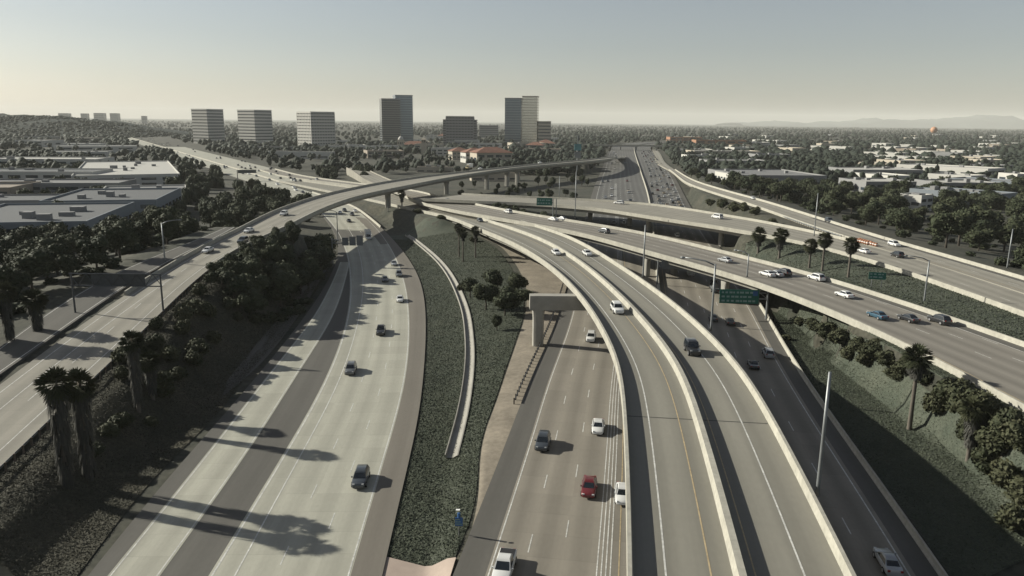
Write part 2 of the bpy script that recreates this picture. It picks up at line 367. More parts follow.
rd_g = Road(px([(0, 374), (47, 341), (90, 310), (130, 283), (165, 263), (207, 243), (236, 227)], pR2), px([(0, 345), (30, 322), (75, 291), (112, 271), (160, 253), (207, 236), (238, 223)], pR2), ext0=40)
GRADE = [(rd_left, 0, None), (rd_right0, 0, None), (rd_sb, 0, None), (rd_nb, 0, None), (rd_g, 0, None)]
def kfar(R, y): return int(np.argmin(np.abs(R.A[:, 1] - y)))
kC = kfar(rd_cl, 318); kDl = kfar(rd_d, 368); kDr = kfar(rd_d, 196); kE = kfar(rd_e, 262); kEl = kfar(rd_e, 396); kF = kfar(rd_f, 2000); kR2 = kfar(rd_r2, 236); kR2b = kfar(rd_r2, 700)
GRADE += [(rd_cl, kC, None), (rd_cr, kC, None), (rd_d, 0, kDr), (rd_d, kDl, None), (rd_e, 0, kE), (rd_e, kEl, None), (rd_f, 0, None), (rd_r2, 0, kR2), (rd_r2, kR2b, None)]

# ------------------------------------------------------------------ terrain
pts = []
for R, a, b in GRADE:
    b = R.n - 1 if b is None else b
    for i in range(a, b + 1):
        if R.A[i, 1] > 1100: continue
        k = max(2, int(R.w[i] / 3.5) + 1)
        for o in np.linspace(-1., R.w[i] + 1., k): q = R.pt(i, o); pts.append((q[0], q[1], q[2] - .35))
for i in range(rd_nb.n):
    if rd_nb.A[i, 1] < 195:
        for o in np.arange(-4.5, -np.interp(rd_nb.A[i, 1], [60, 100, 130, 195], [15.5, 15, 11, 5]), -2.4): q = rd_nb.pt(i, o); pts.append((q[0], q[1], -.3))
pts = np.array(pts)
def spaced(a, b, d): return np.arange(a, b, d)
xs = np.r_[-16000, -9000, -5000, -3000, -2000, -1300, -900, -700, spaced(-560, -260, 20), spaced(-260, -110, 7), spaced(-110, 150, 2.6), spaced(150, 260, 7), spaced(260, 560, 20), 600, 800, 1100, 1600, 2300, 3500, 6000, 10000, 16000]
ys = np.r_[-900, -300, -100, spaced(0, 36, 12), spaced(36, 300, 2.8), spaced(300, 480, 5), spaced(480, 1100, 14), 1200, 1400, 1700, 2100, 2700, 3500, 5000, 7500, 11000, 17000, 24000]
GX, GY = np.meshgrid(xs, ys); P2 = np.stack([GX.ravel(), GY.ravel()], 1); TZ = np.zeros(len(P2))
sx = np.gradient(xs); sy = np.gradient(ys); SPC = np.hypot(*np.meshgrid(sx, sy)).ravel()
sel = np.where((np.abs(P2[:, 0]) < 560) & (P2[:, 1] > -150) & (P2[:, 1] < 1150))[0]
for ch in np.array_split(sel, 60):
    d = np.sqrt(((P2[ch, None, :] - pts[None, :, :2])**2).sum(-1)).astype(np.float32)
    j = d.argmin(1); dm = d[np.arange(len(ch)), j]
    wgt = 1 / (np.maximum(d - 2.5, .6))**3.2
    bgw = 60. / 38**3.2                        # the plain around lies at 0
    z = (wgt @ pts[:, 2]) / (wgt.sum(1) + bgw)
    cl = dm < np.maximum(3.2, SPC[ch] * 1.05)
    # lowest road near wins so that no ground pokes through it
    near = d < np.maximum(3.2, SPC[ch] * 1.05)[:, None]
    zmin = np.where(near, pts[None, :, 2], 1e9).min(1)
    TZ[ch] = np.where(cl, zmin, z)
TZg = TZ.reshape(GX.shape)
rough = np.sin(GX * .21 + 1.3 * np.sin(GY * .13)) * np.cos(GY * .17 + GX * .05)
def tz(x, y):
    i = int(np.clip(np.searchsorted(xs, x) - 1, 0, len(xs) - 2)); j = int(np.clip(np.searchsorted(ys, y) - 1, 0, len(ys) - 2))
    a = np.clip((x - xs[i]) / (xs[i + 1] - xs[i]), 0, 1); b = np.clip((y - ys[j]) / (ys[j + 1] - ys[j]), 0, 1)
    return float((TZg[j, i] * (1 - a) + TZg[j, i + 1] * a) * (1 - b) + (TZg[j + 1, i] * (1 - a) + TZg[j + 1, i + 1] * a) * b)
def GT(a, b):
    d = ray(a, b); t0 = (14 - H) / d[2] if d[2] < 0 else 1; t1 = (-4 - H) / d[2]; t = np.linspace(t0, t1, 400); prev = t0
    for q in t:                                   # first place where the sight line meets the ground
        p = np.array([0, 0, H]) + d * q
        if p[2] < tz(p[0], p[1]): break
        prev = q
    for _ in range(12):
        m_ = (prev + q) / 2; p = np.array([0, 0, H]) + d * m_
        if p[2] < tz(p[0], p[1]): q = m_
        else: prev = m_
    p[2] = tz(p[0], p[1]); return p
nx = len(xs); Fq = [(j * nx + i, j * nx + i + 1, (j + 1) * nx + i + 1, (j + 1) * nx + i) for j in range(len(ys) - 1) for i in range(nx - 1)]
tag(link('ground', mesh('ground', np.c_[P2, TZ], Fq, 'ground', True)), kind='structure')

def drape(name, A, B, m, dz=.12, n=60, k=10, parent=None, kind='structure', sigma=6., smooth=True):
    a = curve([GT(*p) for p in A], 1.5, sigma); b = curve([GT(*p) for p in B], 1.5, sigma)
    ia = np.linspace(0, len(a) - 1, n); ib = np.linspace(0, len(b) - 1, n); V = []; U = []
    for q in range(n):
        p = np.array([np.interp(ia[q], np.arange(len(a)), a[:, c]) for c in (0, 1)]); r = np.array([np.interp(ib[q], np.arange(len(b)), b[:, c]) for c in (0, 1)])
        for t in np.linspace(0, 1, k):
            s = p * (1 - t) + r * t; V.append((s[0], s[1], tz(*s) + dz)); U.append((s[0], s[1]))
    Fc = [(i * k + j, i * k + j + 1, (i + 1) * k + j + 1, (i + 1) * k + j) for i in range(n - 1) for j in range(k - 1)]
    me = mesh(name, V, Fc, m, smooth, uv=U); bm = bmesh.new(); bm.from_mesh(me)
    for f in bm.faces:
        if f.normal.z < 0: f.normal_flip()
    bm.to_mesh(me); bm.free(); o = link(name, me, parent)
    if parent is None: tag(o, kind=kind)
    return o, np.array(V).reshape(n, k, 3)

med_o, medV = drape('median_ground', [(387, 557), (399, 507), (407, 469), (418, 432), (424, 382), (427, 320), (422, 283), (407, 256), (390, 236)],
                    [(455, 558), (478, 502), (477, 464), (482, 432), (489, 418), (507, 365), (514, 345), (524, 312), (520, 285), (492, 245), (455, 223), (440, 217)], 'iceplant', .10, 90, 16)
drape('dirt_ground', [(458, 574), (480, 502), (479, 464), (484, 432), (491, 418), (509, 365), (516, 345), (526, 312), (524, 280), (500, 246), (478, 236)],
      [(462, 570), (492, 500), (502, 460), (512, 437), (524, 410), (540, 370), (556, 332), (566, 306), (572, 290), (560, 272), (520, 250)], 'dirt', .11, 90, 8)
drape('paved_tip', [(386, 558), (378, 600)], [(456, 559), (444, 600)], 'pink', .2, 10, 10, sigma=.6)
left_o, leftV = drape('slope_ground', [(60, 600), (150, 482), (205, 428), (222, 410), (250, 372), (296, 322), (328, 272)],
                      [(-60, 530), (10, 468), (52, 425), (109, 371), (147, 334), (164, 316), (214, 270)], 'slope_brown', .10, 70, 14)
drape('asphalt_pad', [(222, 398), (258, 368), (296, 320), (328, 268)], [(228, 380), (256, 345), (285, 312), (322, 262)], 'asphalt_old', .18, 30, 4)
right_o, rightV = drape('embankment_ground', [(960, 592), (893, 496), (853, 452), (808, 392), (782, 345), (772, 312)], [(1090, 470), (1024, 408), (920, 349), (862, 324), (825, 308), (790, 296)], 'iceplant', .10, 60, 18)
wedge_o, wedgeV = drape('verge_ground', [(1060, 364), (1024, 346), (938, 315), (893, 301), (830, 280), (770, 264), (735, 256)], [(1060, 322), (1024, 311), (923, 276), (868, 258), (830, 249), (790, 240), (760, 240)], 'iceplant', .10, 50, 8)

# ------------------------------------------------------------------ paved surfaces at grade
def atgrade(name, R, m, i0=0, i1=None, dz=0., m0=0., m1=0.):
    o = sweep(name, R, [(0, m0, dz - 1.2), (0, m0, dz), (1, m1, dz), (1, m1, dz - 1.2)], m, None, i0, i1)
    return tag(o, kind='structure')
left_rd = atgrade('left_freeway', rd_left, 'asphalt_old')
sweep('shoulder', rd_left, [(0, 0, .006), (0, 6.2, .006)], 'shoulder_brown', left_rd, 0, kfar(rd_left, 400))
sweep('concrete_lanes', rd_leftc, [(0, 0, .012), (1, 0, .012)], 'concrete_light', left_rd)
sweep('collector_lane', rd_coll, [(0, 0, .02), (1, 0, .02)], 'concrete_light', left_rd)
iN = kfar(rd_leftc, 330)
for m_ in (4.1, 7.8): dashes(rd_leftc, 0, m_, left_rd, 0, None, z=.026, phase=m_ * 2)
line(rd_leftc, 0, 12.0, left_rd, .16, 0, iN, z=.026); line(rd_leftc, 0, .25, left_rd, .16, z=.026)
line(rd_leftc, 1, -.35, left_rd, .2, 0, None, z=.026)
line(rd_coll, 1, -.3, left_rd, .14, z=.034); line(rd_coll, 0, .3, left_rd, .14, z=.034)
dashes(rd_leftc, 0, 11.7, left_rd, iN, None, z=.026)
r0_rd = atgrade('far_left_freeway', rd_right0, 'concrete_light', dz=-.02)
for m_ in (3.5, 7.2, 10.9, 14.6, 18.3, 22): dashes(rd_right0, 0, m_, r0_rd, z=.0)
line(rd_right0, 1, -2, r0_rd, .2, z=0.)
sb_rd = atgrade('southbound_freeway', rd_sb, 'asphalt_old', m0=-3.2)
iS = kfar(rd_sb, 330)
sweep('concrete_lanes', rd_sb, [(0, 0, .012), (1, 0, .012)], 'concrete_brown', sb_rd, 0, iS)
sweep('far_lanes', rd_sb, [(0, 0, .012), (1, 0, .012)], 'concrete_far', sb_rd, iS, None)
for m_ in (3.67, 7.35): dashes(rd_sb, 0, m_, sb_rd, z=.026, phase=m_)
for m_ in (14.7, 18.4, 22.): dashes(rd_sb, 0, m_, sb_rd, iS, z=.026, phase=m_)
for m_ in (11.0, 11.45, 11.9, 12.35): line(rd_sb, 0, m_, sb_rd, .13, 0, iS + 60, z=.026)
line(rd_sb, 0, .3, sb_rd, .15, z=.026)
line(rd_sb, 0, 13.2, sb_rd, .13, 0, iS, 'paint_yellow', z=.026)
nb_rd = atgrade('northbound_freeway', rd_nb, 'asphalt_old', m0=-3.4)
iB = kfar(rd_nb, 330)
sweep('concrete_lanes', rd_nb, [(0, -.6, .012), (1, 0, .012)], 'concrete_brown', nb_rd, 0, iB)
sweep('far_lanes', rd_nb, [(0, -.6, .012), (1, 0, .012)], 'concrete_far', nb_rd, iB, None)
for m_ in (3.66, 7.3, 11., 14.6): dashes(rd_nb, 0, m_, nb_rd, z=.026, phase=m_ * 1.7)
line(rd_nb, 0, 0, nb_rd, .16, z=.026); line(rd_nb, 1, -1.6, nb_rd, .13, z=.026, col='paint_yellow')
g_rd = atgrade('frontage_ramp', rd_g, 'asphalt_old', dz=-.05)
line(rd_g, 1, -.5, g_rd, .14, z=-.03); line(rd_g, 0, .6, g_rd, .16, z=-.03)

def jersey(name, R, t, m, i0, i1, label, h=.9, wid=.3, m_='barrier', base=0.):
    o = sweep(name, R, [(t, m - wid, base - .6), (t, m - wid, base + .08), (t, m - wid * .45, base + .35), (t, m - wid * .35, base + h), (t, m + wid * .35, base + h), (t, m + wid * .45, base + .35), (t, m + wid, base + .08), (t, m + wid, base - .6)], m_, None, i0, i1, True)
    return tag(o, label, 'barrier')
jersey('median_barrier', rd_sb, 1, .0, 0, None, 'long concrete median barrier splitting the straight central freeway', 1.1, .45)
jersey('concrete_barrier', rd_nb, 0, -3.2, 0, kfar(rd_nb, 196), 'concrete barrier along the right shoulder below the grassy embankment', .8, .3)
jersey('concrete_barrier', rd_left, 0, .3, kfar(rd_left, 330), kfar(rd_left, 470), 'short pale concrete barrier at the gore under the curved ramp', .9, .4)
jersey('concrete_barrier', rd_right0, 1, .0, 0, None, 'concrete median barrier of the far freeway at upper left', .9, .4)

# ------------------------------------------------------------------ elevated roads
def flyover(name, label, R, top, under=1.7, pa=True, pb=True, par_h=.9, par_w=.42, i0=0, i1=None, cat='flyover', inset=1.3, mdeck='girder', rng=None):
    """deck box + road surface + parapets; parts of one thing"""
    root = empty(name); tag(root, label, cat)
    a, b = rng or (i0, R.n - 1 if i1 is None else i1)
    sweep('box_girder', R, [(0, 0, -.02), (1, 0, -.02), (1, 0, -.42), (1, -inset, -.6), (1, -inset * 1.5, -under), (0, inset * 1.5, -under), (0, inset, -.6), (0, 0, -.42)], mdeck, root, a, b, True)
    sweep('road_surface', R, [(0, 0, .0), (1, 0, .0)], top, root, i0, i1)
    for on, t, s in ((pa, 0, 1), (pb, 1, -1)):
        if not on: continue
        sweep('parapet', R, [(t, -.03 * s, -.45), (t, -.03 * s, par_h), (t, par_w * .7 * s, par_h), (t, par_w * s, .0), (t, par_w * s, -.05)], 'barrier', root, i0, i1, True)
    return root
def pier(root, x, y, ztop, rx=1.1, ry=.8, rz=0., flare=1.35, name='column'):
    b = MB(); z0 = tz(x, y) - .5; n = 12; V = []; Fc = []
    for z, s in ((z0, 1), (ztop - 2.2, 1), (ztop, flare)):
        for k in range(n):
            t = 2 * math.pi * (k + .5) / n; c = math.copysign(abs(math.cos(t))**.55, math.cos(t)) * rx * s; d = math.copysign(abs(math.sin(t))**.55, math.sin(t)) * ry
            V.append((x + c * math.cos(rz) - d * math.sin(rz), y + c * math.sin(rz) + d * math.cos(rz), z))
    for q in range(2):
        for k in range(n): Fc.append((q * n + k, q * n + (k + 1) % n, (q + 1) * n + (k + 1) % n, (q + 1) * n + k))
    Fc.append(tuple(2 * n + k for k in range(n)))
    b.add(V, Fc); return link(name, b.mesh(name, 'column'), root)
def joint(root, R, i, a=.02, b=.98):
    p = [R.pt(i, R.w[i] * a, .01), R.pt(i, R.w[i] * b, .01)]; t = np.array([R.T[i, 0], R.T[i, 1], 0]) * .11
    V = [p[0] - t, p[1] - t, p[1] + t, p[0] + t]
    if np.cross(V[1] - V[0], V[2] - V[0])[2] < 0: V = V[::-1]
    link('expansion_joint', mesh('expansion_joint', V, [(0, 1, 2, 3)], 'joint'), root)

# twin curved connector
twin = flyover('twin_flyover', 'twin curved concrete flyover sweeping from bottom centre to upper left', rd_cl, 'concrete_deck', 1.9, False, True)
kt = kfar(rd_cr, 318)
sweep('box_girder', rd_cr, [(0, 0.002, -.02), (1, 0, -.02), (1, 0, -.42), (1, -1.3, -.6), (1, -2, -1.9), (0, .5, -1.9), (0, 0.002, -.6)], 'girder', twin, 0, None, True)
sweep('road_surface', rd_cr, [(0, 0, .0), (1, 0, .0)], 'concrete_deck', twin)
sweep('parapet', rd_cr, [(1, .03, -.45), (1, .03, .9), (1, -.3, .9), (1, -.42, -.05)], 'barrier', twin, 0, None, True)
sweep('middle_barrier', rd_cl, [(0, -.45, -.05), (0, -.28, .95), (0, .28, .95), (0, .45, -.05)], 'barrier', twin, 0, kt + 12, True)
line(rd_cl, .25, 0, twin, .13, col='paint_yellow'); line(rd_cl, .655, 0, twin, .15)
line(rd_cr, .595, 0, twin, .15); line(rd_cr, .15, 0, twin, .12, col='paint_yellow')
for px_, py_ in ((660, 416), (560, 262)):
    q = GP(px_, py_, pC); i = rd_cl.near(q[0], q[1]); joint(twin, rd_cl, i, .06, .95); joint(twin, rd_cr, i, .06, .94)
# outrigger bent with its cap beam
cb = GP(537, 346, pFlat); i = rd_cl.near(14.5, 151); qd = rd_cl.pt(i, rd_cl.w[i]); zt = rd_cl.A[i, 2]
ob = MB(); ang = math.atan2(rd_cr.N[i, 1], rd_cr.N[i, 0]) * .3; dx, dy = math.cos(ang), math.sin(ang); hx, hy = -dy, dx; Lc = 24.
V = []; 
for s_, t_ in ((-1.6, .96), (-1.15, 1.0), (Lc, 1.0)):
    for hh, zz in ((-1.15 * t_, -2.85 * t_ - .0), (1.15 * t_, -2.85 * t_), (1.15 * t_, .12 * t_), (-1.15 * t_, .12 * t_)): V.append((cb[0] + dx * s_ + hx * hh, cb[1] + 1.5 + dy * s_ + hy * hh, zt - .35 + zz - (0 if s_ < 9 else .0)))
ob.add(V, [(0, 1, 2, 3), (8, 11, 10, 9)] + [(k * 4 + j, (k + 1) * 4 + j, (k + 1) * 4 + (j + 1) % 4, k * 4 + (j + 1) % 4) for k in range(2) for j in range(4)])
me = ob.mesh('outrigger_cap', 'column'); bm = bmesh.new(); bm.from_mesh(me); bmesh.ops.recalc_face_normals(bm, faces=bm.faces); bm.to_mesh(me); bm.free()
cap = link('outrigger_cap', me, twin)
pier(twin, cb[0] + .2, cb[1] + 1.5, zt - 3.0, 1.15, 1.1, ang, 1.15, 'outrigger_column'); pier(twin, cb[0] + dx * (Lc - 1.5), cb[1] + 1.5 + dy * (Lc - 1.5), zt - 2.4, .95, 1.0, ang, 1.15, 'outrigger_column')
for (x_, y_) in ((563, 284), (523, 251)):
    q = GT(x_, y_); i = rd_cl.near(q[0] + 3, q[1]); pier(twin, q[0] + 2.2, q[1], rd_cl.A[i, 2] - 1.6, .9, .9)
for y_ in (206, 240): i = kfar(rd_cr, y_); q = rd_cr.pt(i, rd_cr.w[i] * .6); pier(twin, q[0], q[1], q[2] - 1.6, 1., .9)

d_fly = flyover('freeway_overpass', 'wide concrete overpass crossing the central freeway towards the right edge', rd_d, 'concrete_d', 1.9, rng=(kDr - 4, kDl + 6))
for m_, c_ in ((3.4, 'd'), (7.1, 'd'), (10.8, 'd')):
    dashes(rd_d, 0, m_, d_fly, 0, kfar(rd_d, 560), z=.012, phase=m_)
line(rd_d, 0, 2.7, d_fly, .16); line(rd_d, 1, -2.2, d_fly, .15, col='paint_yellow')
sweep('shoulder', rd_d, [(0, .4, .008), (0, 2.5, .008)], 'asphalt_old', d_fly, 0, kDr)
for (x_, y_) in ((654, 277), (749, 301)):
    q = GP(x_, y_, pFlat); i, o_ = rd_d.offset(q[0], q[1]); 
    for f_ in (.25, .72): p_ = rd_d.pt(i, rd_d.w[i] * f_ + 2); pier(d_fly, p_[0], p_[1], p_[2] - 1.7, 1.0, .8, math.atan2(rd_d.T[i, 1], rd_d.T[i, 0]))
e_fly = flyover('ramp_overpass', 'pale ramp overpass behind the wide overpass, crossing the central freeway', rd_e, 'concrete_ramp', 1.8, False, True, rng=(kE - 4, rd_e.n - 1))
sweep('parapet', rd_e, [(0, -.03, -.45), (0, -.03, .9), (0, .3, .9), (0, .42, .0), (0, .42, -.05)], 'barrier', e_fly, kfar(rd_e, 243), None, True)
dashes(rd_e, 0, 7.5, e_fly, z=.012); line(rd_e, 1, -2.6, e_fly, .15); line(rd_e, 0, 3.2, e_fly, .15, kfar(rd_e, 236), None)
for (x_, y_) in ((587, 222), (629, 226), (648, 231), (719, 245)):
    q = GP(x_, y_, pFlat); i, o_ = rd_e.offset(q[0], q[1]); p_ = rd_e.pt(i, min(max(o_, 3), rd_e.w[i] - 3)); pier(e_fly, p_[0], p_[1], p_[2] - 1.7, 1.0, .8, math.atan2(rd_e.T[i, 1], rd_e.T[i, 0]))
f_fly = atgrade('exit_ramp', rd_f, 'concrete_ramp', dz=.02)
sweep('parapet', rd_f, [(0, -.03, -.45), (0, -.03, .9), (0, .3, .9), (0, .42, .0)], 'barrier', f_fly, 0, kfar(rd_f, 700), True)
sweep('parapet', rd_f, [(1, .03, -.45), (1, .03, .75), (1, -.3, .75), (1, -.42, .0)], 'barrier', f_fly, kfar(rd_f, 246), kfar(rd_f, 700), True)
line(rd_f, 0, 2.6, f_fly, .14, z=.03); line(rd_f, 1, -1.4, f_fly, .14, z=.03, col='paint_yellow')
dashes(rd_f, 0, 6.0, f_fly, 0, kfar(rd_f, 240), z=.03)
sweep('shoulder', rd_f, [(0, .5, .028), (0, 2.4, .028)], 'asphalt_old', f_fly, 0, kfar(rd_f, 300))
r2_fly = flyover('curved_ramp', 'high curved ramp bridge sweeping from lower left across to the towers', rd_r2, 'concrete_ramp', 2.1, False, False, rng=(kR2 - 8, kR2b + 5), inset=1.8)
for t_, s_ in ((0, 1), (1, -1)):
    sweep('parapet', rd_r2, [(t_, -.03 * s_, -.45), (t_, -.03 * s_, .95), (t_, .3 * s_, .95), (t_, .42 * s_, .0), (t_, .42 * s_, -.05)], 'barrier', r2_fly, kR2 - 12 if t_ == 0 else kfar(rd_r2, 160), None, True)
dashes(rd_r2, 0, 6.2, r2_fly, z=.012); line(rd_r2, 0, 2.4, r2_fly, .15); line(rd_r2, 1, -1.6, r2_fly, .15); line(rd_r2, 1, -4.6, r2_fly, .15, 0, kfar(rd_r2, 175))
for (x_, y_) in ((387, 208), (446, 194.5), (493, 190), (528, 187.5), (556, 187)):
    q = GT(x_, y_); i, o_ = rd_r2.offset(q[0], q[1]); p_ = rd_r2.pt(i, min(max(o_, 4), rd_r2.w[i] - 4)); pier(r2_fly, p_[0], p_[1], p_[2] - 1.8, 1.35, 1.0, math.atan2(rd_r2.T[i, 1], rd_r2.T[i, 0]) + math.pi / 2, 1.5)
# ------------------------------------------------------------------ drainage channel, guard rails
dA = curve([GT(*p) for p in [(453, 459), (459, 437), (466, 407), (471, 365), (470.5, 340), (466, 310), (452, 278), (438, 260), (417, 242), (408, 236)]], 2., 6.)
T = np.gradient(dA[:, :2], axis=0); T /= np.linalg.norm(T, axis=1)[:, None]; Nn = np.stack([T[:, 1], -T[:, 0]], 1)
sec = [(.75, .0), (.72, .45), (.55, .45), (-.05, .08), (-1.0, .08), (-1.05, .5), (-1.2, .5), (-1.25, 0)]
V = []; Fc = []; k = len(sec)
for i, p in enumerate(dA):
    g = tz(p[0], p[1])
    for o, z in sec: x, y = p[:2] + Nn[i] * o; V.append((x, y, g + .1 + z))
for i in range(len(dA) - 1):
    for j in range(k - 1): Fc.append((i * k + j, i * k + j + 1, (i + 1) * k + j + 1, (i + 1) * k + j))
me = mesh('drainage_channel', V, Fc, 'girder'); bm = bmesh.new(); bm.from_mesh(me)
for f in bm.faces:
    if f.normal.z < -.05: f.normal_flip()
bm.to_mesh(me); bm.free(); tag(link('drainage_channel', me), 'narrow concrete drainage channel winding down the green median', 'drain')

post_me = boxmesh('post', 'wood_post', -.1, .1, -.1, .1, -.4, .78)
def guardrail(label, R, t, m, i0, i1, every=1.9, z0=0., face=1):
    root = empty('guard_rail'); tag(root, label, 'guard rail', 'steel guard rails on timber posts')
    sweep('rail', R, [(t, m, z0 + .42), (t, m + .06 * face, z0 + .5), (t, m, z0 + .58), (t, m + .06 * face, z0 + .66), (t, m, z0 + .74), (t, m - .03, z0 + .74), (t, m - .03, z0 + .42)], 'steel', root, i0, i1, True)
    s = R.S[i0]
    while s < R.S[i1]:
        x, y, z, nx_, ny_, ww = [float(np.interp(s, R.S, q)) for q in (R.A[:, 0], R.A[:, 1], R.A[:, 2], R.N[:, 0], R.N[:, 1], R.w)]
        o = t * ww + m - .14 * face; link('post', post_me, root, (x + nx_ * o, y + ny_ * o, z + z0), math.atan2(ny_, nx_)); s += every
    return root
guardrail('steel guard rail on posts along the dirt shoulder beside the outrigger column', rd_sb, 0, -4.2, kfar(rd_sb, 116), kfar(rd_sb, 205), 1.9)
guardrail('long guard rail along the near edge of the left curved ramp', rd_r2, 0, -.5, kfar(rd_r2, 62), kR2 - 12, 2.2)
guardrail('guard rail along the ramp edge leading to the orange crash cushion', rd_f, 1, 1.0, kfar(rd_f, 250), kfar(rd_f, 300), 2.2, -.1)
guardrail('guard rail between the left ramp and its frontage lane', rd_r2, 1, .5, kfar(rd_r2, 165), kfar(rd_r2, 230), 2.2, 0, 1)

# ------------------------------------------------------------------ vehicles
def loft(st, secf):
    V = []; Fc = []; n = None
    for s in st:
        r = secf(*s); n = len(r); V += r
    for i in range(len(st) - 1):
        for j in range(n): Fc.append((i * n + j, i * n + (j + 1) % n, (i + 1) * n + (j + 1) % n, (i + 1) * n + j))
    Fc.append(tuple(range(n - 1, -1, -1))); Fc.append(tuple((len(st) - 1) * n + k for k in range(n)))
    return V, Fc
def lower(y, hw, zt, zb=.30):
    return [(hw * .90, y, zb), (hw, y, zb + (zt - zb) * .35), (hw * .985, y, zb + (zt - zb) * .72), (hw * .93, y, zt - .05), (hw * .80, y, zt), (-hw * .80, y, zt), (-hw * .93, y, zt - .05), (-hw * .985, y, zb + (zt - zb) * .72), (-hw, y, zb + (zt - zb) * .35), (-hw * .90, y, zb)]
def finish(b, name, m, smooth=True):
    me = b.mesh(name, m, smooth); bm = bmesh.new(); bm.from_mesh(me); bmesh.ops.recalc_face_normals(bm, faces=bm.faces); bm.to_mesh(me); bm.free()
    if smooth and hasattr(me, 'set_sharp_from_angle'): me.set_sharp_from_angle(angle=math.radians(38))
    return me
KINDS = {
 'sedan': dict(st=[(-2.36, .72, .74), (-2.28, .82, .92), (-1.7, .89, .99), (-.6, .91, .97), (.6, .91, .94), (1.3, .89, .90), (2.0, .84, .78), (2.28, .76, .68), (2.36, .66, .58)], cab=(-1.85, 1.18, -1.05, .28, .80, .60, .94, 1.44), wb=(-1.42, 1.42), r=.33, nose=2.33, tail=-2.34, hz=.66, tzl=.82),
 'coupe': dict(st=[(-2.25, .74, .72), (-2.15, .84, .90), (-1.5, .90, .94), (-.3, .91, .90), (.8, .90, .86), (1.4, .88, .82), (2.0, .82, .70), (2.22, .72, .6), (2.3, .6, .52)], cab=(-1.8, .95, -.85, .05, .78, .56, .88, 1.30), wb=(-1.35, 1.4), r=.34, nose=2.26, tail=-2.22, hz=.6, tzl=.8),
 'suv': dict(st=[(-2.36, .80, .90), (-2.3, .88, 1.06), (-1.5, .95, 1.10), (0, .96, 1.08), (1.15, .95, 1.04), (1.95, .90, .95), (2.28, .82, .84), (2.38, .72, .66)], cab=(-2.22, 1.2, -1.75, .45, .86, .68, 1.05, 1.72), wb=(-1.42, 1.45), r=.37, nose=2.34, tail=-2.34, hz=.80, tzl=.98),
 'jeep': dict(st=[(-2.1, .84, .95), (-2.05, .88, 1.12), (-.6, .90, 1.12), (.75, .90, 1.10), (1.4, .82, 1.08), (2.0, .74, 1.04), (2.08, .70, .8)], cab=(-2.0, .72, -1.9, .42, .84, .74, 1.1, 1.86), wb=(-1.2, 1.45), r=.42, nose=2.08, tail=-2.1, hz=.92, tzl=.98),
 'van': dict(st=[(-2.6, .85, 1.0), (-2.55, .93, 1.2), (-1, .98, 1.2), (.8, .98, 1.16), (1.7, .95, 1.05), (2.4, .88, .9), (2.55, .76, .7)], cab=(-2.5, 1.75, -2.3, .85, .92, .78, 1.15, 1.98), wb=(-1.6, 1.6), r=.36, nose=2.5, tail=-2.58, hz=.8, tzl=1.0),
 'pickup': dict(st=[(-2.85, .88, .98), (-2.8, .92, 1.08), (-1, .97, 1.10), (.2, .97, 1.10), (1.4, .95, 1.10), (2.4, .92, 1.04), (2.75, .86, .92), (2.82, .78, .7)], cab=(-.95, 1.35, -.75, .55, .86, .70, 1.08, 1.85), wb=(-1.75, 1.75), r=.40, nose=2.8, tail=-2.84, hz=.86, tzl=.95, bed=(-2.72, -1.02)),
 'truck': dict(st=[(-3.9, .95, .62), (-3.85, 1.0, .75), (1.3, 1.0, .75), (1.6, 1.05, 1.1), (2.5, 1.05, 1.15), (3.3, .98, 1.1), (3.45, .9, .8)], cab=(1.45, 2.75, 1.5, 2.25, .98, .88, 1.1, 2.35), wb=(-2.4, 2.3), r=.45, nose=3.44, tail=-3.88, hz=.9, tzl=.7, box=(-3.85, 1.35, 1.15, .8, 3.35)),
 'flatbed': dict(st=[(-4.6, .95, .62), (-4.5, 1.05, .95), (1.3, 1.05, .95), (1.6, 1.1, 1.2), (2.6, 1.1, 1.25), (3.9, 1.0, 1.25), (4.1, .9, .8)], cab=(1.5, 3.0, 1.55, 2.5, 1.02, .92, 1.2, 2.6), wb=(-3.0, 2.9), r=.5, nose=4.08, tail=-4.55, hz=.9, tzl=.75, load=(-4.0, .9, .95, .96, 2.3)),
}
CM = {}
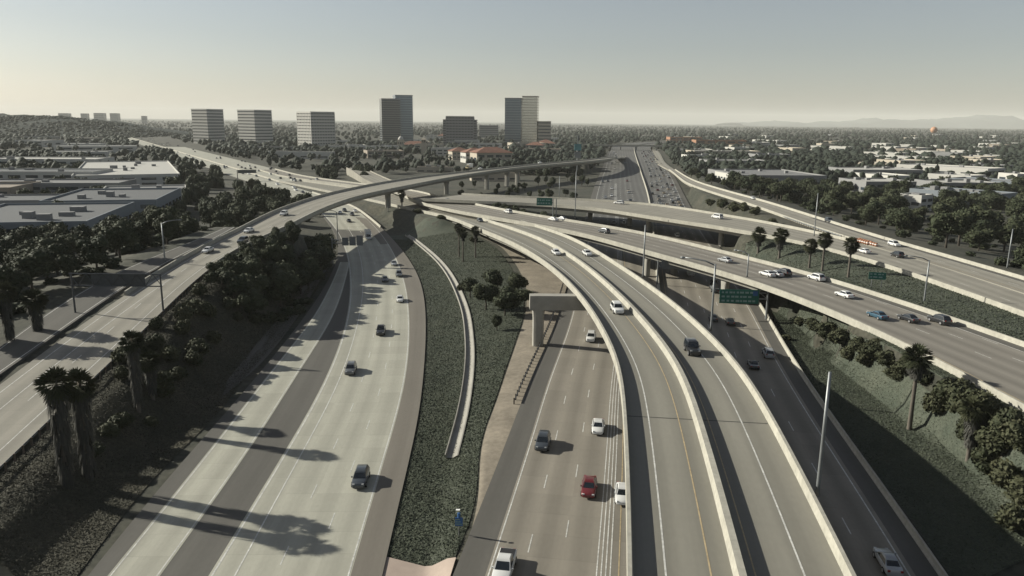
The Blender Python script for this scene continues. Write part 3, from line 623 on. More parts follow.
def kind_mesh(kd):
    if kd in CM: return CM[kd]
    K = KINDS[kd]; P = {}
    y0, y1, r0, r1, wb_, wr, zb, zr = K['cab']
    b = MB(); V, Fc = loft(K['st'], lower); b.add(V, Fc)
    # cabin: pillars and roof as one shell with rounded roof edge
    secs = [(y0, wb_, zb - .06), (r0, wr, zr - .06), (r0 + .12, wr * .96, zr), (r1 - .18, wr * .96, zr), (r1, wr, zr - .06), (y1, wb_, zb - .06)]
    V = []
    ring = [[(wb_, y0, zb - .08), (wb_, y1, zb - .08), (-wb_, y1, zb - .08), (-wb_, y0, zb - .08)],
            [(wr, r0, zr - .09), (wr, r1, zr - .09), (-wr, r1, zr - .09), (-wr, r0, zr - .09)],
            [(wr * .86, r0 + .14, zr), (wr * .86, r1 - .16, zr), (-wr * .86, r1 - .16, zr), (-wr * .86, r0 + .14, zr)]]
    for r in ring: V += r
    b.add(V, [(i * 4 + j, i * 4 + (j + 1) % 4, (i + 1) * 4 + (j + 1) % 4, (i + 1) * 4 + j) for i in range(2) for j in range(4)] + [(8, 9, 10, 11)])
    for s in (-1, 1): b.box(s * (wb_ + .05), s * (wb_ + .24), y1 - .45, y1 - .3, zb + .0, zb + .16)      # mirrors
    P['body'] = finish(b, 'body', 'car_white')
    def quad(name, q, off, m='car_glass'):
        q = np.array(q, float); n_ = np.cross(q[1] - q[0], q[3] - q[0]); n_ /= np.linalg.norm(n_); c = q.mean(0)
        if np.dot(n_, c - np.array([0, (y0 + y1) / 2, zb])) < 0: n_ = -n_; q = q[::-1]
        V = list(q + n_ * off) + list(q - n_ * .02); bb = MB(); bb.add(V, [(0, 1, 2, 3), (4, 7, 6, 5)] + [(j, 4 + j, 4 + (j + 1) % 4, (j + 1) % 4) for j in range(4)]); P[name] = finish(bb, name, m, False)
    lo, hi = .12, .90
    def mixq(a, bq, t): return np.array(a) * (1 - t) + np.array(bq) * t
    A = [np.array(v, float) for v in ring[0]]; B = [np.array(v, float) for v in ring[1]]
    def face(i, j, name, side=.07):
        a0, a1, b0, b1 = mixq(A[i], B[i], lo), mixq(A[j], B[j], lo), mixq(A[i], B[i], hi), mixq(A[j], B[j], hi)
        quad(name, [mixq(a0, a1, side), mixq(a0, a1, 1 - side), mixq(b0, b1, 1 - side), mixq(b0, b1, side)], .018)
    face(1, 2, 'windshield'); face(3, 0, 'rear_window')
    for nm, i, j in (('side_window_a', 0, 1), ('side_window_b', 2, 3)): face(i, j, nm, .06)
    wbm = MB(); rr = K['r']; wbm.tube([(-.12, 0, 0), (.12, 0, 0)], [rr, rr], 14); P['wheel'] = wbm.mesh('tyre', 'tyre')
    rm = MB(); rm.tube([(-.135, 0, 0), (.135, 0, 0)], [rr * .6, rr * .6], 10); P['rim'] = rm.mesh('rim', 'rim')
    hw = [q for q in K['st']][-2][1]
    P['headlight'] = boxmesh('headlight', 'head_lamp', -.14, .14, -.12, .06, -.06, .06); P['taillight'] = boxmesh('taillight', 'tail_lamp', -.13, .13, -.06, .08, -.10, .10)
    if 'bed' in K:
        a, c = K['bed']; b = MB(); b.box(-.78, .78, a, c, 1.0, 1.115); P['bed'] = b.mesh('bed', 'black_trim')
    if 'box' in K:
        a, c, h_, z0, z1 = K['box']; b = MB(); b.box(-h_, h_, a, c, z0, z1); P['cargo_box'] = b.mesh('cargo_box', 'car_white')
    if 'load' in K:
        a, c, h_, z0, z1 = K['load']; b = MB(); b.box(-h_, h_, a, c, z0, z0 + .25); b.box(-h_ * .7, h_ * .6, a + .6, a + 2.6, z0 + .25, z1); b.box(-h_ * .5, h_ * .8, a + 2.9, c - .3, z0 + .25, z1 - .5); P['load'] = b.mesh('load', 'sign_back')
    CM[kd] = P; return P
PAINT = dict(white=(.55, .55, .54), silver=(.28, .29, .30), grey=(.10, .105, .11), black=(.018, .019, .021), dark=(.045, .052, .06), blue=(.028, .075, .115), red=(.12, .016, .018), tan=(.4, .33, .24), yellow=(.55, .45, .25))
for c, v in PAINT.items():
    m = mat('car_' + c, v, .28, .05, 1., metal=.15 if c not in ('white', 'black') else 0., spec=.5)
    m.node_tree.nodes['Principled BSDF'].inputs['Coat Weight'].default_value = .5
def slotmat(o, m, i=0): o.material_slots[i].link = 'OBJECT'; o.material_slots[i].material = MATS[m]
def car(kd, color, p, head, label, parts=True, cat=None, group=None, full=True):
    P = kind_mesh(kd); K = KINDS[kd]
    name = {'sedan': 'sedan_car', 'coupe': 'coupe_car', 'suv': 'sport_utility_car', 'jeep': 'off_road_car', 'van': 'van', 'pickup': 'pickup_truck', 'truck': 'box_truck', 'flatbed': 'flatbed_truck'}[kd]
    r = empty(name, p, head - math.pi / 2); tag(r, label, cat or {'pickup': 'pickup', 'truck': 'truck', 'flatbed': 'truck', 'van': 'van'}.get(kd, 'car'), group)
    o = link('body', P['body'], r); slotmat(o, 'car_' + color)
    for n_ in ('windshield', 'rear_window'): link(n_, P[n_], r)
    for n_ in ('side_window_a', 'side_window_b'): link('side_window', P[n_], r)
    hw = K['st'][3][1] - .10
    for y in K['wb']:
        for s in (-1, 1):
            wl = link('wheel', P['wheel'], r, (s * hw, y, K['r']));
            if full: link('rim', P['rim'], wl)
    if full:
        for s in (-1, 1): link('headlight', P['headlight'], r, (s * .58, K['nose'] - .05, K['hz'])); link('taillight', P['taillight'], r, (s * .62, K['tail'] + .0, K['tzl']))
    for n_ in ('bed', 'cargo_box', 'load'):
        if n_ in P: link(n_, P[n_], r)
    return r
RPF = dict(L=(rd_leftc, pR1, -1), S=(rd_sb, pFlat, -1), N=(rd_nb, pFlat, 1), CL=(rd_cl, pC, -1), CR=(rd_cr, pC, -1), D=(rd_d, pD, 1), E=(rd_e, pE, 1), Fx=(rd_f, pF, -1), R2=(rd_r2, pR2, -1), Z=(rd_right0, pFlat, 1))
def put(rk, a, b, kd, color, label, full=True, group=None):
    R, pf, sg = RPF[rk]; p = GP(a, b, pf); i = R.near(p[0], p[1]); p[2] = R.A[i, 2] + .02
    h = math.atan2(R.T[i, 1], R.T[i, 0]) + (0 if sg > 0 else math.pi)
    return car(kd, color, p, h, label, full=full, group=group)
# curves run: left/sb/nb/C/R2 from near to far; D, E, F from right to left
put('L', 361, 482, 'suv', 'dark', 'dark blue-grey sport utility car, lowest on the wide left freeway')
put('L', 351, 372, 'suv', 'grey', 'dark grey car alone in the left lane of the left freeway')
put('L', 381, 333, 'pickup', 'black', 'black pickup truck in the middle of the left freeway')
put('L', 400, 301, 'sedan', 'white', 'white sedan just above the black pickup on the left freeway')
put('L', 385, 281, 'sedan', 'dark', 'dark sedan, left one of two side by side on left freeway')
put('L', 399, 276, 'suv', 'grey', 'grey car at the right edge of left freeway past tree shadows')
put('L', 394, 265, 'sedan', 'silver', 'silver sedan just below the ramp shadow on left freeway')
put('L', 368, 239, 'truck', 'white', 'white box truck entering the ramp shadow on left freeway')
for a, b, kd, c, l in ((340, 213.5, 'sedan', 'white', 'small white car just emerging under the curved ramp, leftmost'), (344.5, 211.5, 'suv', 'dark', 'dark car just emerging under the curved ramp beside a white one'), (352, 215.5, 'suv', 'grey', 'grey car nearest the gore barrier under the curved ramp'), (349, 222, 'sedan', 'black', 'black car between the box truck and the curved ramp'), (355, 212, 'sedan', 'white', 'white car emerging under the curved ramp, rightmost')):
    put('L', a, b, kd, c, l)
put('S', 543, 446, 'suv', 'dark', 'dark sport utility car in left lane of central freeway')
put('S', 598, 430, 'sedan', 'white', 'white sedan in right lane of central freeway above red car')
put('S', 589, 491, 'sedan', 'red', 'dark red sedan on the central freeway')
put('S', 622.5, 498, 'sedan', 'white', 'white sedan half hidden by the flyover parapet beside red car')
put('S', 504, 573, 'pickup', 'white', 'white pickup truck cut off by the bottom edge of picture')
put('S', 591, 340, 'suv', 'white', 'white sport utility car coming out from under the outrigger beam')
put('N', 887, 566, 'sedan', 'silver', 'silver sedan at the bottom right in the flyover shadow')
put('N', 768, 356, 'suv', 'silver', 'silver car in right lane beside the concrete barrier in shadow')
put('N', 753, 367, 'coupe', 'black', 'low black coupe in the flyover shadow')
put('N', 730, 324, 'sedan', 'black', 'black sedan half in shadow below the big green sign')
put('N', 713, 320, 'sedan', 'dark', 'dark sedan close to the flyover parapet in shadow')
put('N', 690, 274, 'truck', 'white', 'white box truck under the wide overpass')
put('N', 714, 290, 'flatbed', 'dark', 'flatbed truck with dark cab and load left of the big green sign')
put('N', 677, 236.5, 'sedan', 'white', 'white car below, just behind the wide overpass parapet'); put('N', 614, 224, 'sedan', 'silver', 'silver car seen between the two overpasses, left one'); put('N', 624, 224, 'sedan', 'white', 'white car seen between the two overpasses, right one')
put('CL', 556, 254, 'sedan', 'white', 'white sedan on the upper bend of the left flyover deck')
put('CL', 617, 312, 'suv', 'white', 'white car in the middle of the left flyover deck')
put('CR', 587, 255, 'sedan', 'white', 'white sedan on the upper bend of the right flyover deck')
put('CR', 692, 353, 'jeep', 'black', 'boxy black off-road car on the right flyover deck')
for a, b, kd, c, l in ((508, 213, 'suv', 'white', 'white car at the left end of the wide overpass'), (553, 220.5, 'sedan', 'white', 'left white car of the pair below the green overpass sign'), (562, 220, 'sedan', 'silver', 'silver car right of a white one below the green overpass sign'),
    (604, 233, 'suv', 'dark', 'dark car alone on the wide overpass above the flyover bend'), (725, 262, 'sedan', 'silver', 'silver sedan on the wide overpass above the big green sign'),
    (767, 276, 'sedan', 'white', 'white sedan, first of three close together on wide overpass'), (775.5, 276, 'sedan', 'silver', 'silver car, middle of three close together on wide overpass'), (783, 275, 'suv', 'black', 'black car, last of three close together on wide overpass'),
    (816, 280, 'suv', 'white', 'white sport utility car by the palms on the wide overpass'), (844, 297, 'sedan', 'white', 'white sedan alone on the wide overpass ahead of the blue car'), (877, 318, 'sedan', 'blue', 'blue sedan on the wide overpass at right'), (908, 321, 'sedan', 'black', 'black sedan directly behind the blue car'), (939, 323, 'suv', 'black', 'black sport utility car following the black sedan')):
    put('D', a, b, kd, c, l)
for a, b, kd, c, l in ((619, 204, 'suv', 'white', 'white car at the left end of the ramp overpass'), (717, 218.5, 'van', 'white', 'white van in the middle of the ramp overpass'), (864, 253, 'sedan', 'white', 'white sedan passing the orange crash cushion'), (897, 257, 'suv', 'black', 'black sport utility car right of the crash cushion')):
    put('E', a, b, kd, c, l)
put('Fx', 894, 246, 'suv', 'white', 'white sport utility car beyond the black one near crash cushion'); put('Fx', 829, 222, 'suv', 'dark', 'dark car on the rightmost ramp'); put('Fx', 753, 199, 'sedan', 'white', 'small white car on the rightmost ramp near its curve')
for a, b, kd, c, l in ((208, 252, 'sedan', 'white', 'white sedan on the left ramp right of the sign gantry'), (243, 242, 'suv', 'dark', 'dark car by the guard rail on the left ramp'), (249, 232, 'sedan', 'white', 'white car by the far barrier of the left ramp'), (284, 215, 'suv', 'white', 'white car on the left ramp at the bridge start'), (469, 168.5, 'truck', 'yellow', 'pale yellow truck on the far part of the curved ramp'), (480, 169.5, 'sedan', 'white', 'white car right behind the yellow truck'), (540, 163.5, 'sedan', 'white', 'white car at the far right end of the curved ramp')):
    put('R2', a, b, kd, c, l)
put('D', 435, 200.5, 'sedan', 'black', 'black car left of the overpass where roads part'); put('D', 447, 201.5, 'suv', 'dark', 'dark car in the ramp shadow where roads part'); put('D', 462, 203.5, 'sedan', 'silver', 'silver car where the ramp overpass branches off'); put('CL', 480, 222, 'sedan', 'dark', 'dark car at the upper start of the flyover')
# distant traffic: cars of a few pixels, each its own thing
fb = MB()
V, Fc = loft([(-2.3, .8, .85), (-1.6, .9, .98), (1.2, .9, .92), (2.3, .75, .65)], lambda y, hw, zt: [(hw, y, .25), (hw * .95, y, zt), (-hw * .95, y, zt), (-hw, y, .25)]); fb.add(V, Fc, 0)
fb.add([(.8, -1.8, .9), (.8, 1.1, .9), (-.8, 1.1, .9), (-.8, -1.8, .9), (.62, -1.2, 1.45), (.62, .3, 1.45), (-.62, .3, 1.45), (-.62, -1.2, 1.45)], [(0, 1, 5, 4), (1, 2, 6, 5), (2, 3, 7, 6), (3, 0, 4, 7)], 1)
fb.add([(.62, -1.2, 1.46), (.62, .3, 1.46), (-.62, .3, 1.46), (-.62, -1.2, 1.46)], [(0, 1, 2, 3)], 0)
far_me = finish(fb, 'far_car', ['car_white', 'car_glass'], False)
def farcar(p, h, label, group, color=None):
    o = link('distant_car', far_me, None, p, h - math.pi / 2); slotmat(o, 'car_' + (color or random.choice(['white', 'white', 'white', 'silver', 'silver', 'grey', 'black', 'dark', 'black', 'tan', 'red'])))
    tag(o, label, 'car', group)
def scatter_cars(R, n, y0, y1, offs, sg, label, group, power=1., colors=None):
    used = []; tries = 0
    while len(used) < n and tries < n * 30:
        tries += 1; y = y0 + (y1 - y0) * random.random()**power; i = kfar(R, y); o = random.choice(offs)
        if any(abs(y - a) < 8 and abs(o - b) < 1 for a, b in used): continue
        used.append((y, o)); p = R.pt(i, o, .03); h = math.atan2(R.T[i, 1], R.T[i, 0]) + (0 if sg > 0 else math.pi); c = random.choice(colors or ['white', 'white', 'white', 'silver', 'silver', 'grey', 'black', 'dark', 'black', 'tan', 'red']); farcar(p, h, label % c, group, c)
scatter_cars(rd_nb, 105, 395, 1250, [1.8, 5.5, 9.1, 12.8, 16.4], 1, 'small %s car in the dense queue on the far central freeway', 'cars queueing on the far central freeway', 1.6)
scatter_cars(rd_sb, 20, 440, 1200, [1.8, 5.5, 9.1, 16.5, 20], -1, 'small oncoming %s car on the far central freeway', 'oncoming cars on the far central freeway', 1.3)
scatter_cars(rd_right0, 52, 560, 2000, [1.8, 5.4, 9., 12.7, 16.4, 20., 23.8], 1, 'small %s car on the far freeway at upper left', 'cars on the far freeway at upper left', 1.6, ['black', 'dark', 'grey', 'black', 'dark', 'silver', 'white'])
scatter_cars(rd_leftc, 26, 470, 1500, [2, 5.9, 9.7], -1, 'small %s car on the nearer side of the far upper left freeway', 'cars on nearer side of far left freeway', 1.5, ['black', 'dark', 'grey', 'dark', 'silver', 'white'])
# ------------------------------------------------------------------ where nothing may grow
from mathutils.kdtree import KDTree
rp = []
for R in (rd_left, rd_right0, rd_sb, rd_nb, rd_g, rd_cl, rd_cr, rd_d, rd_e, rd_f, rd_r2, rd_coll):
    for i in range(0, R.n):
        if R.A[i, 1] > 3000: break
        for o in np.linspace(0, R.w[i], max(3, int(R.w[i] / 2.2))): q = R.pt(i, o); rp.append((q[0], q[1], 0))
kd = KDTree(len(rp))
for i, q in enumerate(rp): kd.insert(q, i)
kd.balance()
def road_gap(x, y): return kd.find((x, y, 0))[2]
BLD = []                                     # building footprints: x, y, half w, half d, yaw
def in_bld(x, y, g=2.):
    for bx, by, a, b, c, s in BLD:
        dx, dy = x - bx, y - by; u = dx * c + dy * s; v = -dx * s + dy * c
        if abs(u) < a + g and abs(v) < b + g: return True
    return False
def hgt(p, a, b):
    d = ray(a, b); return H + d[2] * p[1] / d[1] - p[2]

# ------------------------------------------------------------------ buildings
for n_, c_ in dict(white=(.42, .41, .38), cream=(.36, .32, .26), grey=(.19, .19, .19), dark=(.11, .115, .12), tan=(.25, .215, .175), orange=(.26, .14, .085), blue=(.17, .19, .21)).items():
    mat('wall_' + n_, c_, .85, .08, .05, fine=.05, finescale=.6); mat('roof_' + n_, tuple(.9 * v for v in c_), .9, .12, .04, fine=.08, finescale=.3)
mat('roof_tile', (.17, .085, .06), .9, .2, .2, fine=.15, finescale=1)
UNIT = {}
def unit_box(m):
    if m not in UNIT: UNIT[m] = boxmesh('unit', m, -.5, .5, -.5, .5, 0, 1)
    return UNIT[m]
def block(name, m, root, x, y, z, sx, sy, sz, rz=0.):
    o = link(name, unit_box(m), root, (x, y, z), rz); o.scale = (sx, sy, sz); return o
def building(x, y, w, d, h, yaw, label, wall='white', roof='grey', group=None, hip=False, win=4, name='low_building', units=2):
    z = tz(x, y); r = empty(name, (x, y, z), yaw); tag(r, label, 'building', group); c, s = math.cos(yaw), math.sin(yaw); BLD.append((x, y, w / 2, d / 2, c, s))
    block('wall', 'wall_' + wall, r, 0, 0, -1, w, d, h + 1)
    if hip:
        b = MB(); e = 1.2; q = min(w, d) * .5; b.add([(-w / 2 - e, -d / 2 - e, h), (w / 2 + e, -d / 2 - e, h), (w / 2 + e, d / 2 + e, h), (-w / 2 - e, d / 2 + e, h), (-w / 2 + q, 0, h + q * .45), (w / 2 - q, 0, h + q * .45)], [(0, 1, 5, 4), (1, 2, 5), (2, 3, 4, 5), (3, 0, 4), (3, 2, 1, 0)]); link('roof', b.mesh('roof', 'roof_tile'), r)
    else:
        rf = block('roof', 'roof_' + roof, r, 0, 0, h, w - .8, d - .8, .12)
        for sx_, sy_, lx, ly in ((0, -1, w, .5), (0, 1, w, .5), (-1, 0, .5, d - 1), (1, 0, .5, d - 1)): block('parapet', 'wall_' + wall, r, sx_ * (w / 2 - .25), sy_ * (d / 2 - .25), h, lx, ly, .9)
        for k in range(units):
            u, v = random.uniform(-.35, .35) * w, random.uniform(-.35, .35) * d; block('roof_unit', 'wall_grey', r, u, v, h + .1, random.uniform(2, 5), random.uniform(2, 4), random.uniform(1.2, 2.4))
    fl = 1 if h < 7.5 else 2
    for k in range(win):
        u = (-.5 + (k + .5) / win) * w
        for f in range(fl): block('window', 'glass_dark', r, u, -d / 2 - .02, h * (.22 + f * .42), w / win * .7, .16, h * .2)
    nd = max(2, int(win * min(1.5, d / w)))
    for k in range(nd):
        v = (-.5 + (k + .5) / nd) * d
        for sx_ in (-1, 1): block('window', 'glass_dark', r, sx_ * (w / 2 + .02), v, h * .4, .16, d / nd * .65, h * .22)
    return r
def bcorner(a, b, w, d, h, yaw, label, **k):
    """front-right base corner seen at a, b"""
    p = G(a, b, 0); c, s = math.cos(yaw), math.sin(yaw); return building(p[0] - c * w / 2 - s * d / 2, p[1] - s * w / 2 + c * d / 2, w, d, h, yaw, label, **k)
BP = 'low business park buildings at left'
bcorner(90, 251, 48, 62, 9, .22, 'long grey office building with dark windows left of the sign gantry', wall='blue', roof='dark', win=9, group=BP, units=5, name='office_building')
bcorner(158, 221, 46, 60, 8.5, .24, 'grey flat-roofed office building behind the trees left of the ramp', wall='blue', roof='dark', win=6, group=BP, units=4, name='office_building')
bcorner(66, 219, 52, 30, 7.5, .2, 'low grey building at far left edge behind the long office', wall='grey', roof='dark', win=6, group=BP)
bcorner(120, 199, 78, 30, 8, .15, 'pale building with flat roof in front of the long white warehouse', wall='grey', roof='grey', win=8, group=BP)
bcorner(94, 187, 95, 34, 9, .12, 'wide white building in the left business park, middle row', wall='white', roof='dark', win=9, group=BP, units=4)
bcorner(97, 171, 88, 40, 9, .12, 'white two-part building in the left business park, back row', wall='white', roof='white', win=8, group=BP)
bcorner(181, 187, 62, 170, 8, .46, 'long stepped white warehouse running back beside the left freeway', wall='white', roof='white', win=5, units=7, name='warehouse_building')
bcorner(12, 205, 40, 40, 8, .2, 'tan building at the far left edge', wall='tan', roof='tan', win=4, group=BP)
bcorner(187, 203, 40, 26, 7, .4, 'small pale building at the right end of the business park', wall='white', roof='grey', win=4, group=BP)
bcorner(108, 160, 70, 30, 8, .3, 'small pale shed beyond the business park trees', wall='white', roof='white', group=BP)
bcorner(136, 153, 90, 40, 8, .4, 'low white shed left of the far freeway', wall='white', roof='white', group=BP)
IN = 'industrial buildings at right'
for k, (a, b, w_, d_, h_, wl, rf, l) in enumerate([
    (912, 160, 80, 45, 9, 'white', 'white', 'farthest long white warehouse of the right industrial area'), (946, 165, 120, 50, 9, 'white', 'white', 'white warehouse behind the middle row at right'),
    (965, 173, 150, 40, 8, 'cream', 'white', 'longest pale warehouse row across the right industrial area'), (1012, 178, 130, 55, 10, 'white', 'white', 'bright white warehouse near the right edge'),
    (922, 181, 60, 40, 8, 'grey', 'white', 'small pale building left of the dark tree clump at right'), (985, 187, 52, 40, 9, 'white', 'white', 'white wedge-like building above the dark trees at right'), (1040, 192, 80, 40, 8, 'blue', 'grey', 'blue-grey building at the right edge'),
    (915, 196, 34, 34, 8, 'grey', 'white', 'grey building with white end wall among the right trees'), (952, 206, 30, 24, 9, 'blue', 'white', 'blue-grey building with white roof edge in the right trees'), (930, 213, 20, 20, 9, 'white', 'white', 'bright white small building poking out of right trees'),
    (1018, 206, 60, 34, 8, 'blue', 'grey', 'lower grey building near the right edge'), (1000, 197, 40, 30, 8, 'grey', 'white', 'pale shed between trees near the right edge'),
    (826, 187, 62, 75, 7, 'grey', 'grey', 'long grey flat-roofed building behind the rightmost ramp'), (762, 184, 26, 30, 6, 'white', 'grey', 'grey roofed building left of the long grey one'), (768, 170, 60, 30, 8, 'grey', 'white', 'pale building with a dark doorway right of the freeway'),
    (790, 162, 40, 30, 8, 'grey', 'dark', 'dark fronted building right of the freeway'), (760, 158, 90, 36, 8, 'cream', 'white', 'cream low building right of the far freeway'), (715, 155, 52, 40, 7, 'white', 'white', 'low white building close to the far freeway'), (712, 163, 30, 20, 8, 'white', 'white', 'small white building by the trees near the far freeway'),
    (746, 147, 100, 26, 12, 'orange', 'tan', 'orange-brown apartment block beyond the freeway, right one'), (702, 143, 75, 30, 12, 'orange', 'white', 'orange-brown apartment block beyond the freeway, left one'), (770, 147, 120, 40, 8, 'white', 'grey', 'pale building right of the orange blocks'), (862, 152, 120, 36, 8, 'white', 'white', 'small far white roofs right of centre'), (955, 151, 60, 30, 8, 'white', 'white', 'far white roof amid dark trees at right'), (988, 157, 70, 24, 8, 'white', 'white', 'bright far roof near the right edge')]):
    q = G(a - .5 * w_ * .977 * (b - 122) / H * .8, b - 1.5, 0); building(q[0], q[1], min(d_, w_) * .6, max(d_, w_) * .6, h_ * .85, .62, l, wall=wl, roof=rf, group=IN, win=2, units=3) if a > 800 and wl != 'grey' else bcorner(a, b, w_, d_, h_, .1, l, wall=wl, roof=rf, group=IN, win=5, units=3)
ML = 'shopping centre buildings'
for k, (a, b, w_, d_, h_, wl, hp, l) in enumerate([
    (512, 166, 60, 34, 13, 'cream', True, 'cream hall with red hipped roof above the curved ramp'), (488, 163, 40, 30, 11, 'white', True, 'white gabled house beside the red-roofed hall'), (470, 160, 34, 26, 10, 'cream', True, 'small cream building with red roof left of the hall'),
    (455, 156, 50, 30, 9, 'white', False, 'white flat shop building right of the slim tower'), (440, 152, 60, 40, 10, 'cream', False, 'cream shop building behind the slim tower'), (404, 158, 70, 40, 8, 'tan', False, 'tan long shop building left of the slim tower'), (384, 154, 60, 34, 9, 'white', False, 'white shop building in the middle of the centre'), (366, 152, 46, 30, 9, 'white', False, 'white shop building near the striped tower'), (345, 154, 36, 26, 10, 'white', False, 'bright white box building left in the shopping centre'),
    (430, 147, 80, 40, 8, 'cream', False, 'cream roofs behind the shopping centre'), (500, 150, 70, 40, 9, 'white', False, 'white building in front of the wide stepped tower'), (478, 146, 70, 30, 9, 'white', False, 'white low building under the wide stepped tower'), (545, 149, 90, 40, 9, 'cream', False, 'pale parking structure under the right tower'), (560, 155, 80, 50, 7, 'tan', False, 'pale low parking deck left of the freeway'),
    (330, 159, 120, 26, 7, 'white', False, 'long white roof left of the shopping centre'), (290, 153, 90, 30, 7, 'grey', False, 'grey roof under the left towers'), (225, 139, 110, 30, 8, 'white', False, 'long white roof under the leftmost tower'), (270, 147, 50, 30, 8, 'white', False, 'small white roof between the left towers'), (520, 181, 60, 14, 5, 'cream', False, 'pale low wall-like building behind the ramp columns'), (452, 173, 50, 12, 4, 'cream', False, 'pale low garage above the curved ramp')]):
    bcorner(a, b, w_ * .62, d_ * .7, h_, random.choice([.35, .2, -.1]), l, wall=wl, roof='white' if wl == 'white' else 'tan', group=ML, hip=hp, win=4)

FS = 'small far pale buildings'
for k in range(100):
    if k < 40: a, b = random.uniform(690, 1030), random.uniform(134, 158)
    elif k >= 70: a, b = random.uniform(860, 1030), random.uniform(154, 200)
    elif k < 58: a, b = random.uniform(325, 560), random.uniform(137, 153)
    else: a, b = random.uniform(5, 180), random.uniform(141, 156)
    q = G(a, b, 0); 
    if road_gap(q[0], q[1]) < 45 or in_bld(q[0], q[1], 20): continue
    c_ = random.choice(['white', 'white', 'white', 'cream', 'tan', 'grey']); zone = 'right' if k < 40 or k >= 70 else 'shopping centre' if k < 58 else 'left'
    building(q[0], q[1], random.uniform(18, 40) if zone != 'left' else 50, random.uniform(18, 40), random.uniform(6, 9), random.uniform(.2, .7) if zone == 'right' else random.uniform(-.3, .3), {'right': 'small pale far building among the dark trees at right', 'shopping centre': 'small pale building crowded behind the shopping centre', 'left': 'small pale far building near the hill at left'}[zone], wall=c_, roof='white' if c_ in ('white', 'cream') else 'grey', group=FS + ', ' + zone, win=3, units=1, hip=(zone == 'shopping centre' and k % 3 == 0))

def tower(a0, a1, top, D, label, side, yaw, floors, style='band', glass='glass_dark', wall='white', name='office_tower', blocks=None, depth=None):
    """blocks: (dx, dy, sx, sy, h) about the centre"""
    a = (a0 + a1) / 2; d = ray(a, 125); x, y = D * d[0] / d[1], D
    base = np.array([x, y, 0.]); h = hgt(base, a, top); r = empty(name, (x, y, 0), yaw); tag(r, label, 'tower'); BLD.append((x, y, side, side, 1, 0))
    bl = blocks(h) if blocks else [(0, 0, side, depth or side, h)]
    for (dx, dy, sx_, sy_, hh, st, wl, gl) in [(q if len(q) > 5 else q + (style, wall, glass)) for q in bl]:
        block('glass_core', gl, r, dx, dy, -1, sx_, sy_, hh + 1)
        fh = hh / floors
        for f in range(floors):
            z = f * fh
            for ux, uy, lx, ly in ((0, -1, sx_ + .8, .5), (0, 1, sx_ + .8, .5), (-1, 0, .5, sy_ - .2), (1, 0, .5, sy_ - .2)):
                if uy == 1: continue
                block('floor_band', 'wall_' + wl, r, dx + ux * (sx_ / 2 + .15), dy + uy * (sy_ / 2 + .15), z, lx, ly, fh * (.66 if st != 'glass' else .16))
        if st == 'grid':
            n_ = 9
            for k in range(n_ + 1):
                block('mullion', 'wall_' + wl, r, dx - sx_ / 2 + sx_ * k / n_, dy - sy_ / 2 - .45, 0, 1.1, .5, hh)
                block('mullion', 'wall_' + wl, r, dx - sx_ / 2 - .45, dy - sy_ / 2 + sy_ * k / n_, 0, .5, 1.1, hh); block('mullion', 'wall_' + wl, r, dx + sx_ / 2 + .45, dy - sy_ / 2 + sy_ * k / n_, 0, .5, 1.1, hh)
        block('roof_cap', 'wall_' + wl, r, dx, dy, hh, sx_ + .8, sy_ + .8, 2.2)
    return r
mat('glass_blue', (.13, .17, .21), .15, .15, .02, metal=.6); mat('glass_pale', (.62, .60, .54), .18, .12, .02, metal=.85)
tower(193.5, 223, 110.3, 1380, 'pale banded office tower, leftmost on the skyline', 37, 1.12, 11)
tower(239, 271.5, 111.2, 1330, 'pale banded office tower, second from left on the skyline', 39, 1.08, 11)
tower(299, 333, 113.2, 1180, 'cream grid-fronted office tower, third from left', 40, .78, 12, 'grid')
tower(381, 412.5, 96.2, 1450, 'tall dark blue two-part glass tower left of centre', 42, .30, 20, blocks=lambda h: [(-13, -6, 34, 30, h - 7, 'glass', 'grey', 'glass_dark'), (13, 6, 32, 30, h, 'glass', 'blue', 'glass_blue')])
tower(443, 477.5, 117.4, 1450, 'wide stepped grey tower with white window grid at centre', 40, 0., 10, 'grid', blocks=lambda h: [(0, 0, 50, 34, h, 'grid', 'grey', 'glass_dark'), (-27, 3, 8, 28, h - 6, 'band', 'grey', 'glass_dark'), (27, 3, 8, 28, h - 6, 'band', 'grey', 'glass_dark')])
tower(478, 500, 126, 2100, 'dim grey office block behind the wide stepped tower', 50, 0., 6, 'band', wall='grey')
tower(506, 537.5, 97.2, 1500, 'tall two-part tower with dark and pale mirrored halves', 42, -.12, 18, blocks=lambda h: [(-15, -4, 31, 30, h - 4, 'glass', 'grey', 'glass_blue'), (16, 6, 29, 30, h, 'glass', 'cream', 'glass_pale')])
tower(537.5, 550, 122.3, 1500, 'small pale block right of the tall mirrored tower', 24, .1, 7, 'band', wall='cream')
for a, tp, s_ in ((66, 113.6, 60), (86, 113.8, 40), (101, 113.4, 60), (116, 113.6, 50), (145, 116.3, 30)): tower(a - 3, a + 3, tp, 5200, 'faint distant block on the hazy left horizon, %s' % {66: 'leftmost wide one', 86: 'slim one second from left', 101: 'middle wide one', 116: 'fourth from left', 145: 'small rightmost one'}[a], s_, .2, 5, name='distant_tower', wall='grey')
